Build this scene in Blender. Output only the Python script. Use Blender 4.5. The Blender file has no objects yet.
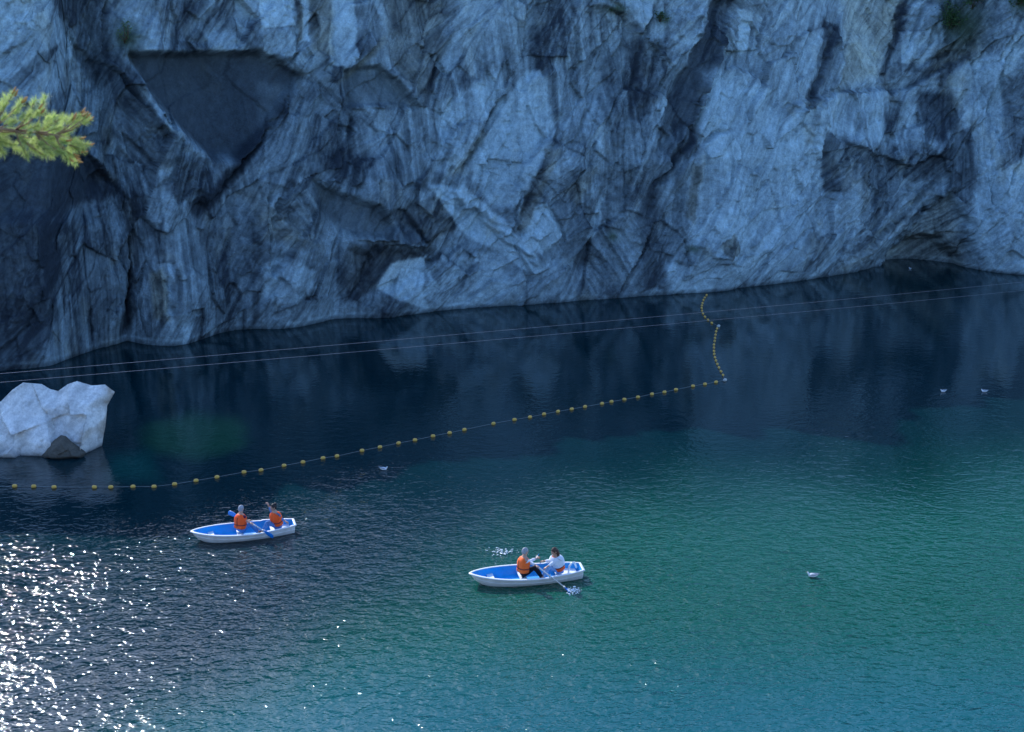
import bpy, bmesh, math, random
import numpy as np
from mathutils import Vector, Matrix

R = math.radians
scene = bpy.context.scene
COL = scene.collection

# ------------------------------------------------------------------ camera
CAM_H, PITCH, FPX = 21.0, R(15.5), 1400.0
cam_d = bpy.data.cameras.new("camera")
cam = bpy.data.objects.new("camera", cam_d)
COL.objects.link(cam)
cam.location = (0, 0, CAM_H)
cam.rotation_euler = (R(90) - PITCH, 0, 0)
cam_d.sensor_width = 36.0
cam_d.lens = FPX / 1024 * 36.0
cam_d.clip_start = 0.1
cam_d.clip_end = 5000
scene.camera = cam
cam_d.dof.use_dof = True
cam_d.dof.focus_distance = 68
cam_d.dof.aperture_fstop = 5.0

# ------------------------------------------------------------------ light
SUN_EL, SUN_AZ = R(33.5), R(-29.0)          # azimuth from +Y, negative = left
world = bpy.data.worlds.new("World")
scene.world = world
world.use_nodes = True
wn = world.node_tree
wn.nodes.clear()
sky = wn.nodes.new("ShaderNodeTexSky")
sky.sky_type = 'NISHITA'
sky.sun_disc = False
sky.sun_elevation = SUN_EL
sky.sun_rotation = SUN_AZ
sky.altitude = 100
sky.air_density = 1.0
sky.dust_density = 0.7
sky.ozone_density = 4.0
bg = wn.nodes.new("ShaderNodeBackground")
bg.inputs['Strength'].default_value = 0.15
wo = wn.nodes.new("ShaderNodeOutputWorld")
wn.links.new(sky.outputs[0], bg.inputs[0])
wn.links.new(bg.outputs[0], wo.inputs[0])

sun_d = bpy.data.lights.new("sun", 'SUN')
sun_d.energy = 2.5
sun_d.angle = R(0.53)
sun_d.color = (1.0, 0.90, 0.76)
sun = bpy.data.objects.new("sun", sun_d)
COL.objects.link(sun)
to_sun = Vector((math.sin(SUN_AZ) * math.cos(SUN_EL), math.cos(SUN_AZ) * math.cos(SUN_EL), math.sin(SUN_EL)))
sun.rotation_euler = to_sun.to_track_quat('Z', 'Y').to_euler()
sun.location = (-40, 60, 80)

vs = scene.view_settings
vs.view_transform = 'Standard'
vs.look = 'None'
vs.gamma = 1
vs.use_curve_mapping = False
vs.exposure = 1.24
vs.use_white_balance = True
vs.white_balance_temperature = 5600
vs.white_balance_tint = 10
scene.cycles.max_bounces = 6
scene.cycles.sample_clamp_indirect = 4.0
scene.cycles.use_denoising = True

# ------------------------------------------------------------------ helpers
SP, CP = math.sin(PITCH), math.cos(PITCH)


def ray(px, py):
    cx, cy = (px - 512) / FPX, (366 - py) / FPX
    return Vector((cx, CP + cy * SP, -SP + cy * CP))


def at_z(px, py, z=0.0):
    d = ray(px, py)
    t = (z - CAM_H) / d.z
    return Vector((0, 0, CAM_H)) + d * t


def at_dist(px, py, dist):
    return Vector((0, 0, CAM_H)) + ray(px, py).normalized() * dist


def project(P):
    """numpy: world (N,3) -> pixel x, y"""
    x, y, z = P[..., 0], P[..., 1], P[..., 2] - CAM_H
    f = y * CP - z * SP
    u = y * SP + z * CP
    f = np.where(f < 0.5, 0.5, f)
    return 512 + FPX * x / f, 366 - FPX * u / f


def tag(o, label=None, cat=None, group=None, kind=None):
    if label: o['label'] = label
    if cat: o['category'] = cat
    if group: o['group'] = group
    if kind: o['kind'] = kind
    return o


def empty(name, loc, rz=0.0):
    o = bpy.data.objects.new(name, None)
    COL.objects.link(o)
    o.location = loc
    o.rotation_euler = (0, 0, rz)
    o.empty_display_size = 0.3
    return o


def mesh_obj(name, verts, faces, mat=None, parent=None, smooth=True):
    me = bpy.data.meshes.new(name)
    me.from_pydata([tuple(v) for v in verts], [], faces)
    if smooth:
        me.polygons.foreach_set('use_smooth', [True] * len(me.polygons))
    me.update()
    o = bpy.data.objects.new(name, me)
    COL.objects.link(o)
    if mat: me.materials.append(mat)
    if parent: o.parent = parent
    return o


class MB:
    """collects simple shapes into one mesh"""
    def __init__(s): s.v, s.f = [], []

    def add(s, vs_, fs_):
        b = len(s.v)
        s.v += [tuple(q) for q in vs_]
        s.f += [tuple(i + b for i in q) for q in fs_]
        return s

    def tube(s, pts, rad, n=8, cap=True):
        pts = [Vector(p) for p in pts]
        rr = rad if isinstance(rad, (list, tuple)) else [rad] * len(pts)
        vs_, fs_ = [], []
        ref = None
        for i, p in enumerate(pts):
            t = (pts[min(i + 1, len(pts) - 1)] - pts[max(i - 1, 0)]).normalized()
            if ref is None:
                ref = Vector((0, 0, 1)) if abs(t.z) < 0.9 else Vector((1, 0, 0))
            a = (ref - t * ref.dot(t)).normalized()
            b = t.cross(a)
            ref = a
            for k in range(n):
                an = 2 * math.pi * k / n
                vs_.append(p + (a * math.cos(an) + b * math.sin(an)) * rr[i])
        for i in range(len(pts) - 1):
            for k in range(n):
                fs_.append((i * n + k, i * n + (k + 1) % n, (i + 1) * n + (k + 1) % n, (i + 1) * n + k))
        if cap:
            fs_.append(tuple(range(n - 1, -1, -1)))
            fs_.append(tuple((len(pts) - 1) * n + k for k in range(n)))
        return s.add(vs_, fs_)

    def box(s, c, size, rot=None):
        c = Vector(c)
        vs_ = []
        for sx in (-.5, .5):
            for sy in (-.5, .5):
                for sz in (-.5, .5):
                    q = Vector((sx * size[0], sy * size[1], sz * size[2]))
                    if rot: q = rot @ q
                    vs_.append(c + q)
        return s.add(vs_, [(0, 1, 3, 2), (4, 6, 7, 5), (0, 4, 5, 1), (2, 3, 7, 6), (0, 2, 6, 4), (1, 5, 7, 3)])

    def ball(s, c, r, nu=12, nv=8, rot=None):
        c = Vector(c)
        r = r if isinstance(r, (tuple, list)) else (r, r, r)
        vs_, fs_ = [], []
        for j in range(nv + 1):
            th = math.pi * j / nv
            for i in range(nu):
                ph = 2 * math.pi * i / nu
                q = Vector((r[0] * math.sin(th) * math.cos(ph), r[1] * math.sin(th) * math.sin(ph), r[2] * math.cos(th)))
                if rot: q = rot @ q
                vs_.append(c + q)
        for j in range(nv):
            for i in range(nu):
                fs_.append((j * nu + i, (j + 1) * nu + i, (j + 1) * nu + (i + 1) % nu, j * nu + (i + 1) % nu))
        return s.add(vs_, fs_)

    def loft(s, rings, cap=True):
        n = len(rings[0])
        vs_ = [q for r_ in rings for q in r_]
        fs_ = []
        for i in range(len(rings) - 1):
            for k in range(n):
                fs_.append((i * n + k, i * n + (k + 1) % n, (i + 1) * n + (k + 1) % n, (i + 1) * n + k))
        if cap:
            fs_.append(tuple(range(n - 1, -1, -1)))
            fs_.append(tuple((len(rings) - 1) * n + k for k in range(n)))
        return s.add(vs_, fs_)

    def build(s, name, mat, parent=None, smooth=True):
        o = mesh_obj(name, s.v, s.f, mat, parent, smooth)
        bm = bmesh.new()
        bm.from_mesh(o.data)
        bmesh.ops.remove_doubles(bm, verts=bm.verts, dist=1e-5)
        bmesh.ops.recalc_face_normals(bm, faces=bm.faces)
        bm.to_mesh(o.data)
        bm.free()
        return o


def skin_obj(name, pts, edges, radii, mat, parent, sub=2, root=0, extra=None):
    """continuous body from a skeleton, grown by the Skin modifier"""
    bm = bmesh.new()
    lay = bm.verts.layers.skin.verify()
    vv = []
    for i, p in enumerate(pts):
        v = bm.verts.new(p)
        r_ = radii[i] if isinstance(radii[i], tuple) else (radii[i], radii[i])
        v[lay].radius = r_
        v[lay].use_root = (i == root)
        vv.append(v)
    for a, b in edges:
        bm.edges.new((vv[a], vv[b]))
    me = bpy.data.meshes.new("tmp_skin")
    bm.to_mesh(me)
    bm.free()
    t = bpy.data.objects.new("tmp_skin", me)
    COL.objects.link(t)
    m = t.modifiers.new("s", 'SKIN')
    m.use_smooth_shade = True
    t.modifiers.new("u", 'SUBSURF').levels = sub
    bpy.context.view_layer.update()
    dg = bpy.context.evaluated_depsgraph_get()
    res = bpy.data.meshes.new_from_object(t.evaluated_get(dg))
    bpy.data.objects.remove(t)
    bpy.data.meshes.remove(me)
    if extra:
        bm = bmesh.new()
        bm.from_mesh(res)
        em = bpy.data.meshes.new("tmp_e")
        em.from_pydata(extra.v, [], extra.f)
        bm.from_mesh(em)
        bpy.data.meshes.remove(em)
        bmesh.ops.recalc_face_normals(bm, faces=bm.faces)
        bm.to_mesh(res)
        bm.free()
    res.name = name
    res.materials.clear()
    res.materials.append(mat)
    res.polygons.foreach_set('use_smooth', [True] * len(res.polygons))
    o = bpy.data.objects.new(name, res)
    COL.objects.link(o)
    o.parent = parent
    return o


# ---- numpy noise
def _hash(ix, iy, seed):
    h = (ix.astype(np.int64) * 374761393 + iy.astype(np.int64) * 668265263 + seed * 974634777) & 0xFFFFFFFF
    h = ((h ^ (h >> 13)) * 1274126177) & 0xFFFFFFFF
    h = ((h ^ (h >> 16)) * 2246822519) & 0xFFFFFFFF
    return ((h ^ (h >> 15)) & 0xFFFFFF) / float(0xFFFFFF)


def vnoise(x, y, seed=0):
    ix, iy = np.floor(x), np.floor(y)
    fx, fy = x - ix, y - iy
    fx = fx * fx * fx * (fx * (fx * 6 - 15) + 10)
    fy = fy * fy * fy * (fy * (fy * 6 - 15) + 10)
    a, b = _hash(ix, iy, seed), _hash(ix + 1, iy, seed)
    c, d = _hash(ix, iy + 1, seed), _hash(ix + 1, iy + 1, seed)
    return (a + (b - a) * fx) * (1 - fy) + (c + (d - c) * fx) * fy


def fbm(x, y, oct_=4, seed=0, gain=0.5):
    s, a, n = 0, 1.0, 0
    for k in range(oct_):
        s = s + a * vnoise(x * 2 ** k + 17.3 * k, y * 2 ** k - 9.1 * k, seed + k)
        n += a
        a *= gain
    return s / n * 2 - 1


def ridged(x, y, oct_=4, seed=0):
    s, a, n = 0, 1.0, 0
    for k in range(oct_):
        s = s + a * (1 - np.abs(2 * vnoise(x * 2 ** k, y * 2 ** k, seed + k) - 1))
        n += a
        a *= 0.5
    return s / n


def facets(x, y, seed, tilt=1.0, off=0.3):
    """Voronoi blocks, each a tilted plane; returns height and distance to the nearest block edge"""
    ix, iy = np.floor(x), np.floor(y)
    best = np.full(x.shape, 1e9)
    sec = np.full(x.shape, 1e9)
    h = np.zeros(x.shape)
    for dx in (-1, 0, 1):
        for dy in (-1, 0, 1):
            cx, cy = ix + dx, iy + dy
            qx = cx + 0.1 + 0.8 * _hash(cx, cy, seed)
            qy = cy + 0.1 + 0.8 * _hash(cx, cy, seed + 1)
            gx = (_hash(cx, cy, seed + 2) * 2 - 1) * tilt
            gy = (_hash(cx, cy, seed + 3) * 2 - 1) * tilt
            o = (_hash(cx, cy, seed + 4) * 2 - 1) * off
            ex, ey = x - qx, y - qy
            d = np.sqrt(ex * ex + ey * ey)
            hh = o + gx * ex + gy * ey
            closer = d < best
            sec = np.where(closer, best, np.minimum(sec, d))
            h = np.where(closer, hh, h)
            best = np.where(closer, d, best)
    return h, sec - best


def blocks(x, y, seed):
    """Voronoi cells: own random numbers, offset from the centre, distance to the edge"""
    ix, iy = np.floor(x), np.floor(y)
    best = np.full(x.shape, 1e9)
    sec = np.full(x.shape, 1e9)
    out = [np.zeros(x.shape) for _ in range(7)]
    for dx in (-1, 0, 1):
        for dy in (-1, 0, 1):
            cx, cy = ix + dx, iy + dy
            ex = x - (cx + 0.08 + 0.84 * _hash(cx, cy, seed))
            ey = y - (cy + 0.08 + 0.84 * _hash(cx, cy, seed + 1))
            d = ex * ex + ey * ey
            c = d < best
            sec = np.where(c, best, np.minimum(sec, d))
            best = np.where(c, d, best)
            vals = [ex, ey] + [_hash(cx, cy, seed + 2 + k) for k in range(5)]
            for k in range(7): out[k] = np.where(c, vals[k], out[k])
    return out, np.sqrt(sec) - np.sqrt(best)


def sstep(a, b, x):
    t = np.clip((x - a) / (b - a), 0, 1)
    return t * t * (3 - 2 * t)


def rot2(x, y, deg):
    """u runs along the direction `deg` (0 = right, 90 = up), v across"""
    a = R(deg)
    return x * math.cos(a) + y * math.sin(a), -x * math.sin(a) + y * math.cos(a)


def poly_dist(X, Y, pts):
    """nearest distance, sign (+ = left of travel as seen in the picture), end taper"""
    best = np.full(X.shape, 1e9)
    sg = np.zeros(X.shape)
    arc = np.zeros(X.shape)
    L = 0
    for (x0, y0), (x1, y1) in zip(pts[:-1], pts[1:]):
        dx, dy = x1 - x0, y1 - y0
        l = math.hypot(dx, dy)
        t = np.clip(((X - x0) * dx + (Y - y0) * dy) / (l * l), 0, 1)
        ex, ey = X - (x0 + t * dx), Y - (y0 + t * dy)
        d = np.sqrt(ex * ex + ey * ey)
        cr = -(dx * ey - dy * ex)
        c = d < best
        best = np.where(c, d, best)
        sg = np.where(c, np.sign(cr), sg)
        arc = np.where(c, L + t * l, arc)
        L += l
    tap = sstep(0, 0.22 * L, np.minimum(arc, L - arc))
    return best, sg, tap


def poly_mask(X, Y, pts, feather):
    """1 inside the polygon with a soft edge"""
    inside = np.zeros(X.shape, bool)
    n = len(pts)
    best = np.full(X.shape, 1e9)
    for i in range(n):
        x0, y0 = pts[i]
        x1, y1 = pts[(i + 1) % n]
        if y0 != y1:
            cond = ((y0 > Y) != (y1 > Y)) & (X < (x1 - x0) * (Y - y0) / (y1 - y0) + x0)
            inside ^= cond
        dx, dy = x1 - x0, y1 - y0
        t = np.clip(((X - x0) * dx + (Y - y0) * dy) / (dx * dx + dy * dy + 1e-9), 0, 1)
        best = np.minimum(best, np.hypot(X - x0 - t * dx, Y - y0 - t * dy))
    sd = np.where(inside, best, -best)
    return sstep(-feather, feather, sd)


# ------------------------------------------------------------------ materials
def new_mat(name):
    m = bpy.data.materials.new(name)
    m.use_nodes = True
    m.node_tree.nodes.clear()
    return m, m.node_tree.nodes, m.node_tree.links


def paint(name, col, rough=0.5, var=0.12, scale=6.0, spec=0.4, bump=0.0, trans=0.0):
    m, N, L = new_mat(name)
    out = N.new("ShaderNodeOutputMaterial")
    b = N.new("ShaderNodeBsdfPrincipled")
    tc = N.new("ShaderNodeTexCoord")
    no = N.new("ShaderNodeTexNoise")
    no.inputs['Scale'].default_value = scale
    no.inputs['Detail'].default_value = 4
    L.new(tc.outputs['Object'], no.inputs['Vector'])
    ra = N.new("ShaderNodeMapRange")
    ra.inputs[1].default_value = 0.3
    ra.inputs[2].default_value = 0.7
    ra.inputs[3].default_value = 1 - var
    ra.inputs[4].default_value = 1 + var
    L.new(no.outputs['Fac'], ra.inputs[0])
    mx = N.new("ShaderNodeMix")
    mx.data_type = 'RGBA'
    mx.blend_type = 'MULTIPLY'
    mx.inputs['Factor'].default_value = 1
    mx.inputs['A'].default_value = (*col, 1)
    L.new(ra.outputs[0], mx.inputs['B'])
    L.new(mx.outputs['Result'], b.inputs['Base Color'])
    b.inputs['Roughness'].default_value = rough
    b.inputs['Specular IOR Level'].default_value = spec
    if bump:
        bp = N.new("ShaderNodeBump")
        bp.inputs['Strength'].default_value = bump
        bp.inputs['Distance'].default_value = 0.02
        L.new(no.outputs['Fac'], bp.inputs['Height'])
        L.new(bp.outputs[0], b.inputs['Normal'])
    if trans:
        t = N.new("ShaderNodeBsdfTranslucent")
        L.new(mx.outputs['Result'], t.inputs['Color'])
        ms = N.new("ShaderNodeMixShader")
        ms.inputs[0].default_value = trans
        L.new(b.outputs[0], ms.inputs[1])
        L.new(t.outputs[0], ms.inputs[2])
        L.new(ms.outputs[0], out.inputs[0])
    else:
        L.new(b.outputs[0], out.inputs[0])
    return m


def rock_material(name, attr=None, col=(0.4, 0.43, 0.47), fine=1.0, bump=0.22):
    m, N, L = new_mat(name)
    out = N.new("ShaderNodeOutputMaterial")
    b = N.new("ShaderNodeBsdfPrincipled")
    b.inputs['Roughness'].default_value = 0.75
    b.inputs['Specular IOR Level'].default_value = 0.25
    tc = N.new("ShaderNodeTexCoord")
    n1 = N.new("ShaderNodeTexNoise")
    n1.inputs['Scale'].default_value = 2.2 * fine
    n1.inputs['Detail'].default_value = 9
    n1.inputs['Roughness'].default_value = 0.68
    L.new(tc.outputs['Object'], n1.inputs['Vector'])
    n2 = N.new("ShaderNodeTexNoise")
    n2.inputs['Scale'].default_value = 9 * fine
    n2.inputs['Detail'].default_value = 6
    n2.inputs['Roughness'].default_value = 0.7
    L.new(tc.outputs['Object'], n2.inputs['Vector'])
    ra = N.new("ShaderNodeMapRange")
    for i, v in ((1, 0.3), (2, 0.72), (3, 0.74), (4, 1.24)):
        ra.inputs[i].default_value = v
    L.new(n1.outputs['Fac'], ra.inputs[0])
    rb = N.new("ShaderNodeMapRange")
    for i, v in ((1, 0.3), (2, 0.7), (3, 0.8), (4, 1.2)):
        rb.inputs[i].default_value = v
    L.new(n2.outputs['Fac'], rb.inputs[0])
    mu = N.new("ShaderNodeMath")
    mu.operation = 'MULTIPLY'
    L.new(ra.outputs[0], mu.inputs[0])
    L.new(rb.outputs[0], mu.inputs[1])
    mx = N.new("ShaderNodeMix")
    mx.data_type = 'RGBA'
    mx.blend_type = 'MULTIPLY'
    mx.inputs['Factor'].default_value = 1
    if attr:
        at = N.new("ShaderNodeAttribute")
        at.attribute_name = attr
        L.new(at.outputs['Color'], mx.inputs['A'])
    else:
        mx.inputs['A'].default_value = (*col, 1)
    L.new(mu.outputs[0], mx.inputs['B'])
    L.new(mx.outputs['Result'], b.inputs['Base Color'])
    ad = N.new("ShaderNodeMath")
    ad.operation = 'MULTIPLY_ADD'
    L.new(n2.outputs['Fac'], ad.inputs[0])
    ad.inputs[1].default_value = 0.35
    L.new(n1.outputs['Fac'], ad.inputs[2])
    bp = N.new("ShaderNodeBump")
    bp.inputs['Strength'].default_value = 0.7
    bp.inputs['Distance'].default_value = bump / fine
    L.new(ad.outputs[0], bp.inputs['Height'])
    L.new(bp.outputs[0], b.inputs['Normal'])
    L.new(b.outputs[0], out.inputs[0])
    return m


def set_color_attr(me, name, rgb):
    a = me.attributes.new(name, 'FLOAT_COLOR', 'POINT')
    c = np.ones((len(me.vertices), 4), np.float32)
    c[:, :3] = rgb
    a.data.foreach_set('color', c.ravel())


def grid_faces(nu, nv):
    i = np.arange(nu - 1)[:, None] * nv + np.arange(nv - 1)[None, :]
    f = np.stack([i, i + nv, i + nv + 1, i + 1], -1).reshape(-1, 4)
    return f


def np_mesh(name, V, F, mat, smooth=True):
    me = bpy.data.meshes.new(name)
    me.vertices.add(len(V))
    me.vertices.foreach_set('co', V.astype(np.float32).ravel())
    me.loops.add(F.size)
    me.loops.foreach_set('vertex_index', F.astype(np.int32).ravel())
    me.polygons.add(len(F))
    me.polygons.foreach_set('loop_start', np.arange(0, F.size, F.shape[1], dtype=np.int32))
    me.polygons.foreach_set('loop_total', np.full(len(F), F.shape[1], np.int32))
    me.polygons.foreach_set('use_smooth', np.full(len(F), smooth, bool))
    me.update(calc_edges=True)
    me.validate()
    me.materials.append(mat)
    o = bpy.data.objects.new(name, me)
    COL.objects.link(o)
    return o


# ------------------------------------------------------------------ the cliff
WATERLINE = [(-12, 374), (0, 372), (30, 370), (50, 367), (70, 359), (95, 351), (112, 346.5), (120, 344), (127, 341), (140, 344),
             (160, 346.5), (175, 347), (190, 344.5), (205, 339), (220, 334), (240, 330), (258, 329), (275, 329.5),
             (300, 327), (318, 323), (335, 319), (360, 318.5), (385, 318), (420, 313), (460, 309), (500, 306.5),
             (530, 306), (560, 304), (600, 300.5), (640, 297.5), (680, 294.5), (715, 292.5), (728, 291), (736, 288.5),
             (755, 286), (775, 284), (800, 280.5), (825, 277), (845, 274), (865, 270), (880, 266.5), (895, 264),
             (912, 263), (935, 265), (955, 267), (970, 268.5), (985, 271), (1000, 273.5), (1024, 275.5), (1040, 276.5)]
base_pts = [Vector((-190, 120, 0)), Vector((-120, 92, 0)), Vector((-75, 79, 0)), Vector((-48, 74.5, 0))]
base_pts += [at_z(x, y) for x, y in WATERLINE]
base_pts += [Vector((52, 105, 0)), Vector((75, 112, 0)), Vector((115, 116, 0)), Vector((190, 118, 0))]
BX = np.array([p.x for p in base_pts])
BY = np.array([p.y for p in base_pts])
SEG = np.r_[0, np.cumsum(np.hypot(np.diff(BX), np.diff(BY)))]
i0, i1 = 4, 4 + len(WATERLINE) - 1
s_in = np.linspace(SEG[i0], SEG[i1], 1000)
s_all = np.r_[np.linspace(0, SEG[i0], 90)[:-1], s_in, np.linspace(SEG[i1], SEG[-1], 90)[1:]]
bx, by = np.interp(s_all, SEG, BX), np.interp(s_all, SEG, BY)


def smooth1(a, w):
    k = np.hanning(w)
    k /= k.sum()
    return np.convolve(np.pad(a, w // 2, mode='edge'), k, mode='valid')[:len(a)]


bx, by = smooth1(bx, 19), smooth1(by, 19)
# smoothed horizontal outward direction (towards the water)
sx, sy = smooth1(bx, 261), smooth1(by, 261)
tx, ty = np.gradient(sx), np.gradient(sy)
tl = np.hypot(tx, ty) + 1e-9
nxo, nyo = ty / tl, -tx / tl
RIM = 26.6
zz = np.r_[np.linspace(-2.0, -0.3, 5)[:-1], np.linspace(-0.3, 21.2, 300), np.linspace(21.2, RIM, 24)[1:]]
NU, NV = len(s_all), len(zz)
S, Z = np.meshgrid(s_all, zz, indexing='ij')
zc = np.clip(Z, 0, None)
setback = 0.10 * zc + 0.22 * np.clip(zc - 9, 0, None) + 0.55 * np.clip(zc - 21, 0, None)
PX = bx[:, None] - nxo[:, None] * setback
PY = by[:, None] - nyo[:, None] * setback
U, W = project(np.stack([PX, PY, Z], -1))        # where each wall point sits in the photograph
SM = S - SEG[i0]

# strata direction: weights of four directions over the wall
def blob(x, y, rx, ry):
    return np.exp(-((U - x) / rx) ** 2 - ((W - y) / ry) ** 2)

w90 = 0.15 + blob(575, 80, 70, 90) + blob(80, 290, 80, 90) + blob(395, 140, 60, 40) + blob(960, 160, 40, 60) + 0.8 * blob(180, 300, 50, 60) + .7 * blob(640, 80, 30, 60)
w58 = 0.35 + blob(30, 60, 70, 90) + blob(470, 100, 70, 110) + blob(250, 170, 70, 70) + blob(700, 90, 60, 100) + blob(850, 60, 70, 60) + .8 * blob(600, 190, 80, 50)
w40 = 0.12 + blob(880, 220, 90, 60) + blob(1000, 220, 70, 70) + 0.8 * blob(480, 280, 60, 40) + .5 * blob(770, 250, 70, 50)
w120 = 0.06 + 1.1 * blob(375, 88, 45, 30) + 0.9 * blob(350, 210, 60, 30) + .8 * blob(500, 230, 50, 40) + .7 * blob(170, 110, 40, 40)
ws = w90 + w58 + w40 + w120
DIRS = [(90, w90 / ws), (57, w58 / ws), (38, w40 / ws), (125, w120 / ws)]


def strata(fn):
    tot = 0
    for i, (deg, w) in enumerate(DIRS):
        a, b = rot2(SM, Z, deg)
        tot = tot + w * fn(a, b, i)
    return tot


wx = fbm(SM / 3.1, Z / 3.1, 3, 41) * 0.55
wz = fbm(SM / 3.1, Z / 3.1, 3, 57) * 0.55
SMw, Zw = SM + wx, Z + wz


def strata_w(fn):
    tot = 0
    for i, (deg, w) in enumerate(DIRS):
        a, b = rot2(SMw, Zw, deg)
        tot = tot + w * fn(a, b, i)
    return tot


# broken blocks: every block of the wall has its own bedding direction, tone and roughness
cuts = np.cumsum(np.stack([w for _, w in DIRS]), 0)


def block_dir(pick, jit):
    deg = np.full(U.shape, float(DIRS[-1][0]))
    for i in range(len(DIRS) - 2, -1, -1):
        deg = np.where(pick < cuts[i], float(DIRS[i][0]), deg)
    return np.radians(deg + (jit - .5) * 16)


aa, bb = rot2(SMw, Zw, 60)
(bex, bey, h0, h1_, h2_, h3_, h4_), be = blocks(aa / 7.0, bb / 3.2, 311)
th = block_dir(h0, h1_)
ca_, sa_ = np.cos(th), np.sin(th)
LA = (SM + .3 * wx) * ca_ + (Z + .3 * wz) * sa_ + 40 * h2_
LB = -(SM + .3 * wx) * sa_ + (Z + .3 * wz) * ca_ + 40 * h3_
tone, chip = h2_ - .5, h4_
(cex, cey, g0, g1_, g2_, g3_, g4_), ce = blocks(LA / 3.2, LB / 1.15, 331)
D = np.zeros(U.shape)
macro = 1.1 * fbm(SM / 14, Z / 11, 3, 5)
D += macro
D += (h3_ - .5) * .4 + ((h2_ - .5) * bex + (h1_ - .5) * bey) * 1.0
D += (g3_ - .5) * .26 + ((g2_ - .5) * cex + (g1_ - .5) * cey * 1.3) * .62
(dex, dey, k0, k1_, k2_, k3_, k4_), de = blocks(LA / 1.1, LB / .36, 351)
D += ((k3_ - .5) * .09 + ((k2_ - .5) * dex + (k1_ - .5) * dey) * .15) * (.35 + .9 * chip)
(fex, fey, m0, m1_, m2_, m3_, m4_), fe_ = blocks(SMw / .55, Zw / .45, 371)
D += ((m3_ - .5) * .06 + ((m2_ - .5) * fex + (m1_ - .5) * fey) * .14) * (.3 + 1.0 * chip)
D += 0.04 * facets(LA / 2.2, LB / 0.17, 95, .8, .4)[0] * (1.2 - chip)
chipf = sstep(-.1, .5, fbm(SM / 4, Z / 4, 3, 461))
D += .11 * facets(SMw / .75 + .3 * Zw, Zw / .6, 471, 1.1, .4)[0] * chipf
D += 0.07 * fbm(SM / 0.5, Z / 0.5, 4, 101) * (.5 + chip)
es = .8 * np.exp(-ce / 0.035) + .35 * np.exp(-de / .04)

# ---- forms read off the place: ledges (left of travel stands out), clefts, hollows
LEDGES = [
    # polyline, height m, fade px
    ([(118, 52), (150, 54), (200, 53), (255, 53), (285, 62)], 0.6, 40),           # lip over the dark triangular face
    ([(128, 62), (150, 95), (172, 128), (190, 142), (212, 157)], -0.9, 30),
    ([(298, 78), (285, 98), (262, 135), (232, 172), (196, 215)], -1.5, 45),
    ([(196, 218), (232, 176), (264, 138), (292, 98)], -0.2, 20),
    ([(60, 0), (72, 45), (120, 75), (150, 112), (175, 150)], 0.9, 40),
    ([(0, 80), (25, 95), (50, 112), (84, 148), (100, 172), (122, 192)], 1.0, 50),
    ([(340, 107), (370, 108), (418, 107)], 0.7, 30),
    ([(330, 84), (352, 64), (380, 35)], 0.8, 25),
    ([(420, 107), (396, 84), (376, 64)], -0.5, 25),
    ([(455, 30), (436, 60), (420, 97)], -0.5, 25),
    ([(512, 80), (490, 115), (476, 140), (462, 165), (448, 178)], -0.8, 40),
    ([(312, 180), (342, 196), (375, 206), (392, 226)], 0.5, 25),
    ([(345, 236), (395, 242), (432, 247)], 1.1, 22),
    ([(430, 186), (470, 208), (505, 240), (545, 272)], 0.9, 35),
    ([(398, 208), (412, 228), (428, 247)], 0.6, 20),
    ([(455, 190), (452, 222), (430, 247)], -0.5, 18),
    ([(575, 4), (600, 4), (618, 14), (638, 34), (648, 22), (655, 0)], 0.7, 28),
    ([(735, -4), (715, 55), (695, 112), (668, 160), (648, 196)], -1.2, 40),
    ([(690, 122), (704, 75), (716, 45), (735, 0)], -0.7, 30),
    ([(735, 128), (714, 131), (700, 146), (676, 172), (648, 196)], 0.5, 22),
    ([(715, 70), (736, 67), (755, 80), (772, 92)], -0.7, 30),
    ([(830, 24), (822, 68), (802, 108), (778, 116)], 0.6, 25),
    ([(905, -4), (891, 48), (878, 78)], 0.5, 18),
    ([(926, -4), (908, 40), (894, 66)], 0.45, 18),
    ([(765, 118), (800, 99), (830, 95), (880, 88), (897, 92), (925, 76), (948, 66), (985, 32), (1000, 16)], -0.9, 45),
    ([(832, 136), (860, 148), (885, 158), (905, 161), (935, 152), (962, 138)], 1.0, 40),
    ([(944, 168), (915, 196), (890, 221), (860, 250), (838, 272)], 0.9, 40),
    ([(900, 250), (915, 214), (948, 192), (966, 225), (972, 268)], 0.5, 30),
    ([(690, 244), (712, 258), (738, 264)], 0.5, 16),
    ([(772, 240), (752, 264), (736, 286)], -0.6, 25),
    ([(1024, 140), (990, 160), (975, 165)], 0.4, 20),
    ([(128, 205), (127, 262), (122, 340)], -1.1, 30),
    ([(122, 345), (132, 300), (150, 262), (164, 262)], -0.5, 40),
    ([(164, 262), (173, 290), (172, 325)], 0.5, 18),
    ([(250, 190), (285, 220), (330, 252)], -0.5, 30),
    ([(555, 62), (540, 74), (527, 82)], 0.4, 20),
    ([(560, 95), (566, 122), (548, 150), (520, 215)], 0.55, 30),
    ([(545, 205), (561, 234), (541, 256)], -0.35, 18),
    ([(590, 158), (556, 204)], -0.3, 14),
]
Uj = U + 3.0 * fbm(SM / .9, Z / .9, 4, 181) + 4 * (facets(SM / .8, Z / .8, 187, 0, .5)[0])
Wj = W + 3.0 * fbm(SM / .9, Z / .9, 4, 191) + 4 * (facets(SM / .8, Z / .8, 197, 0, .5)[0])
lvar = .85 + .5 * fbm(SM / 2.0, Z / 2.0, 3, 199)
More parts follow.
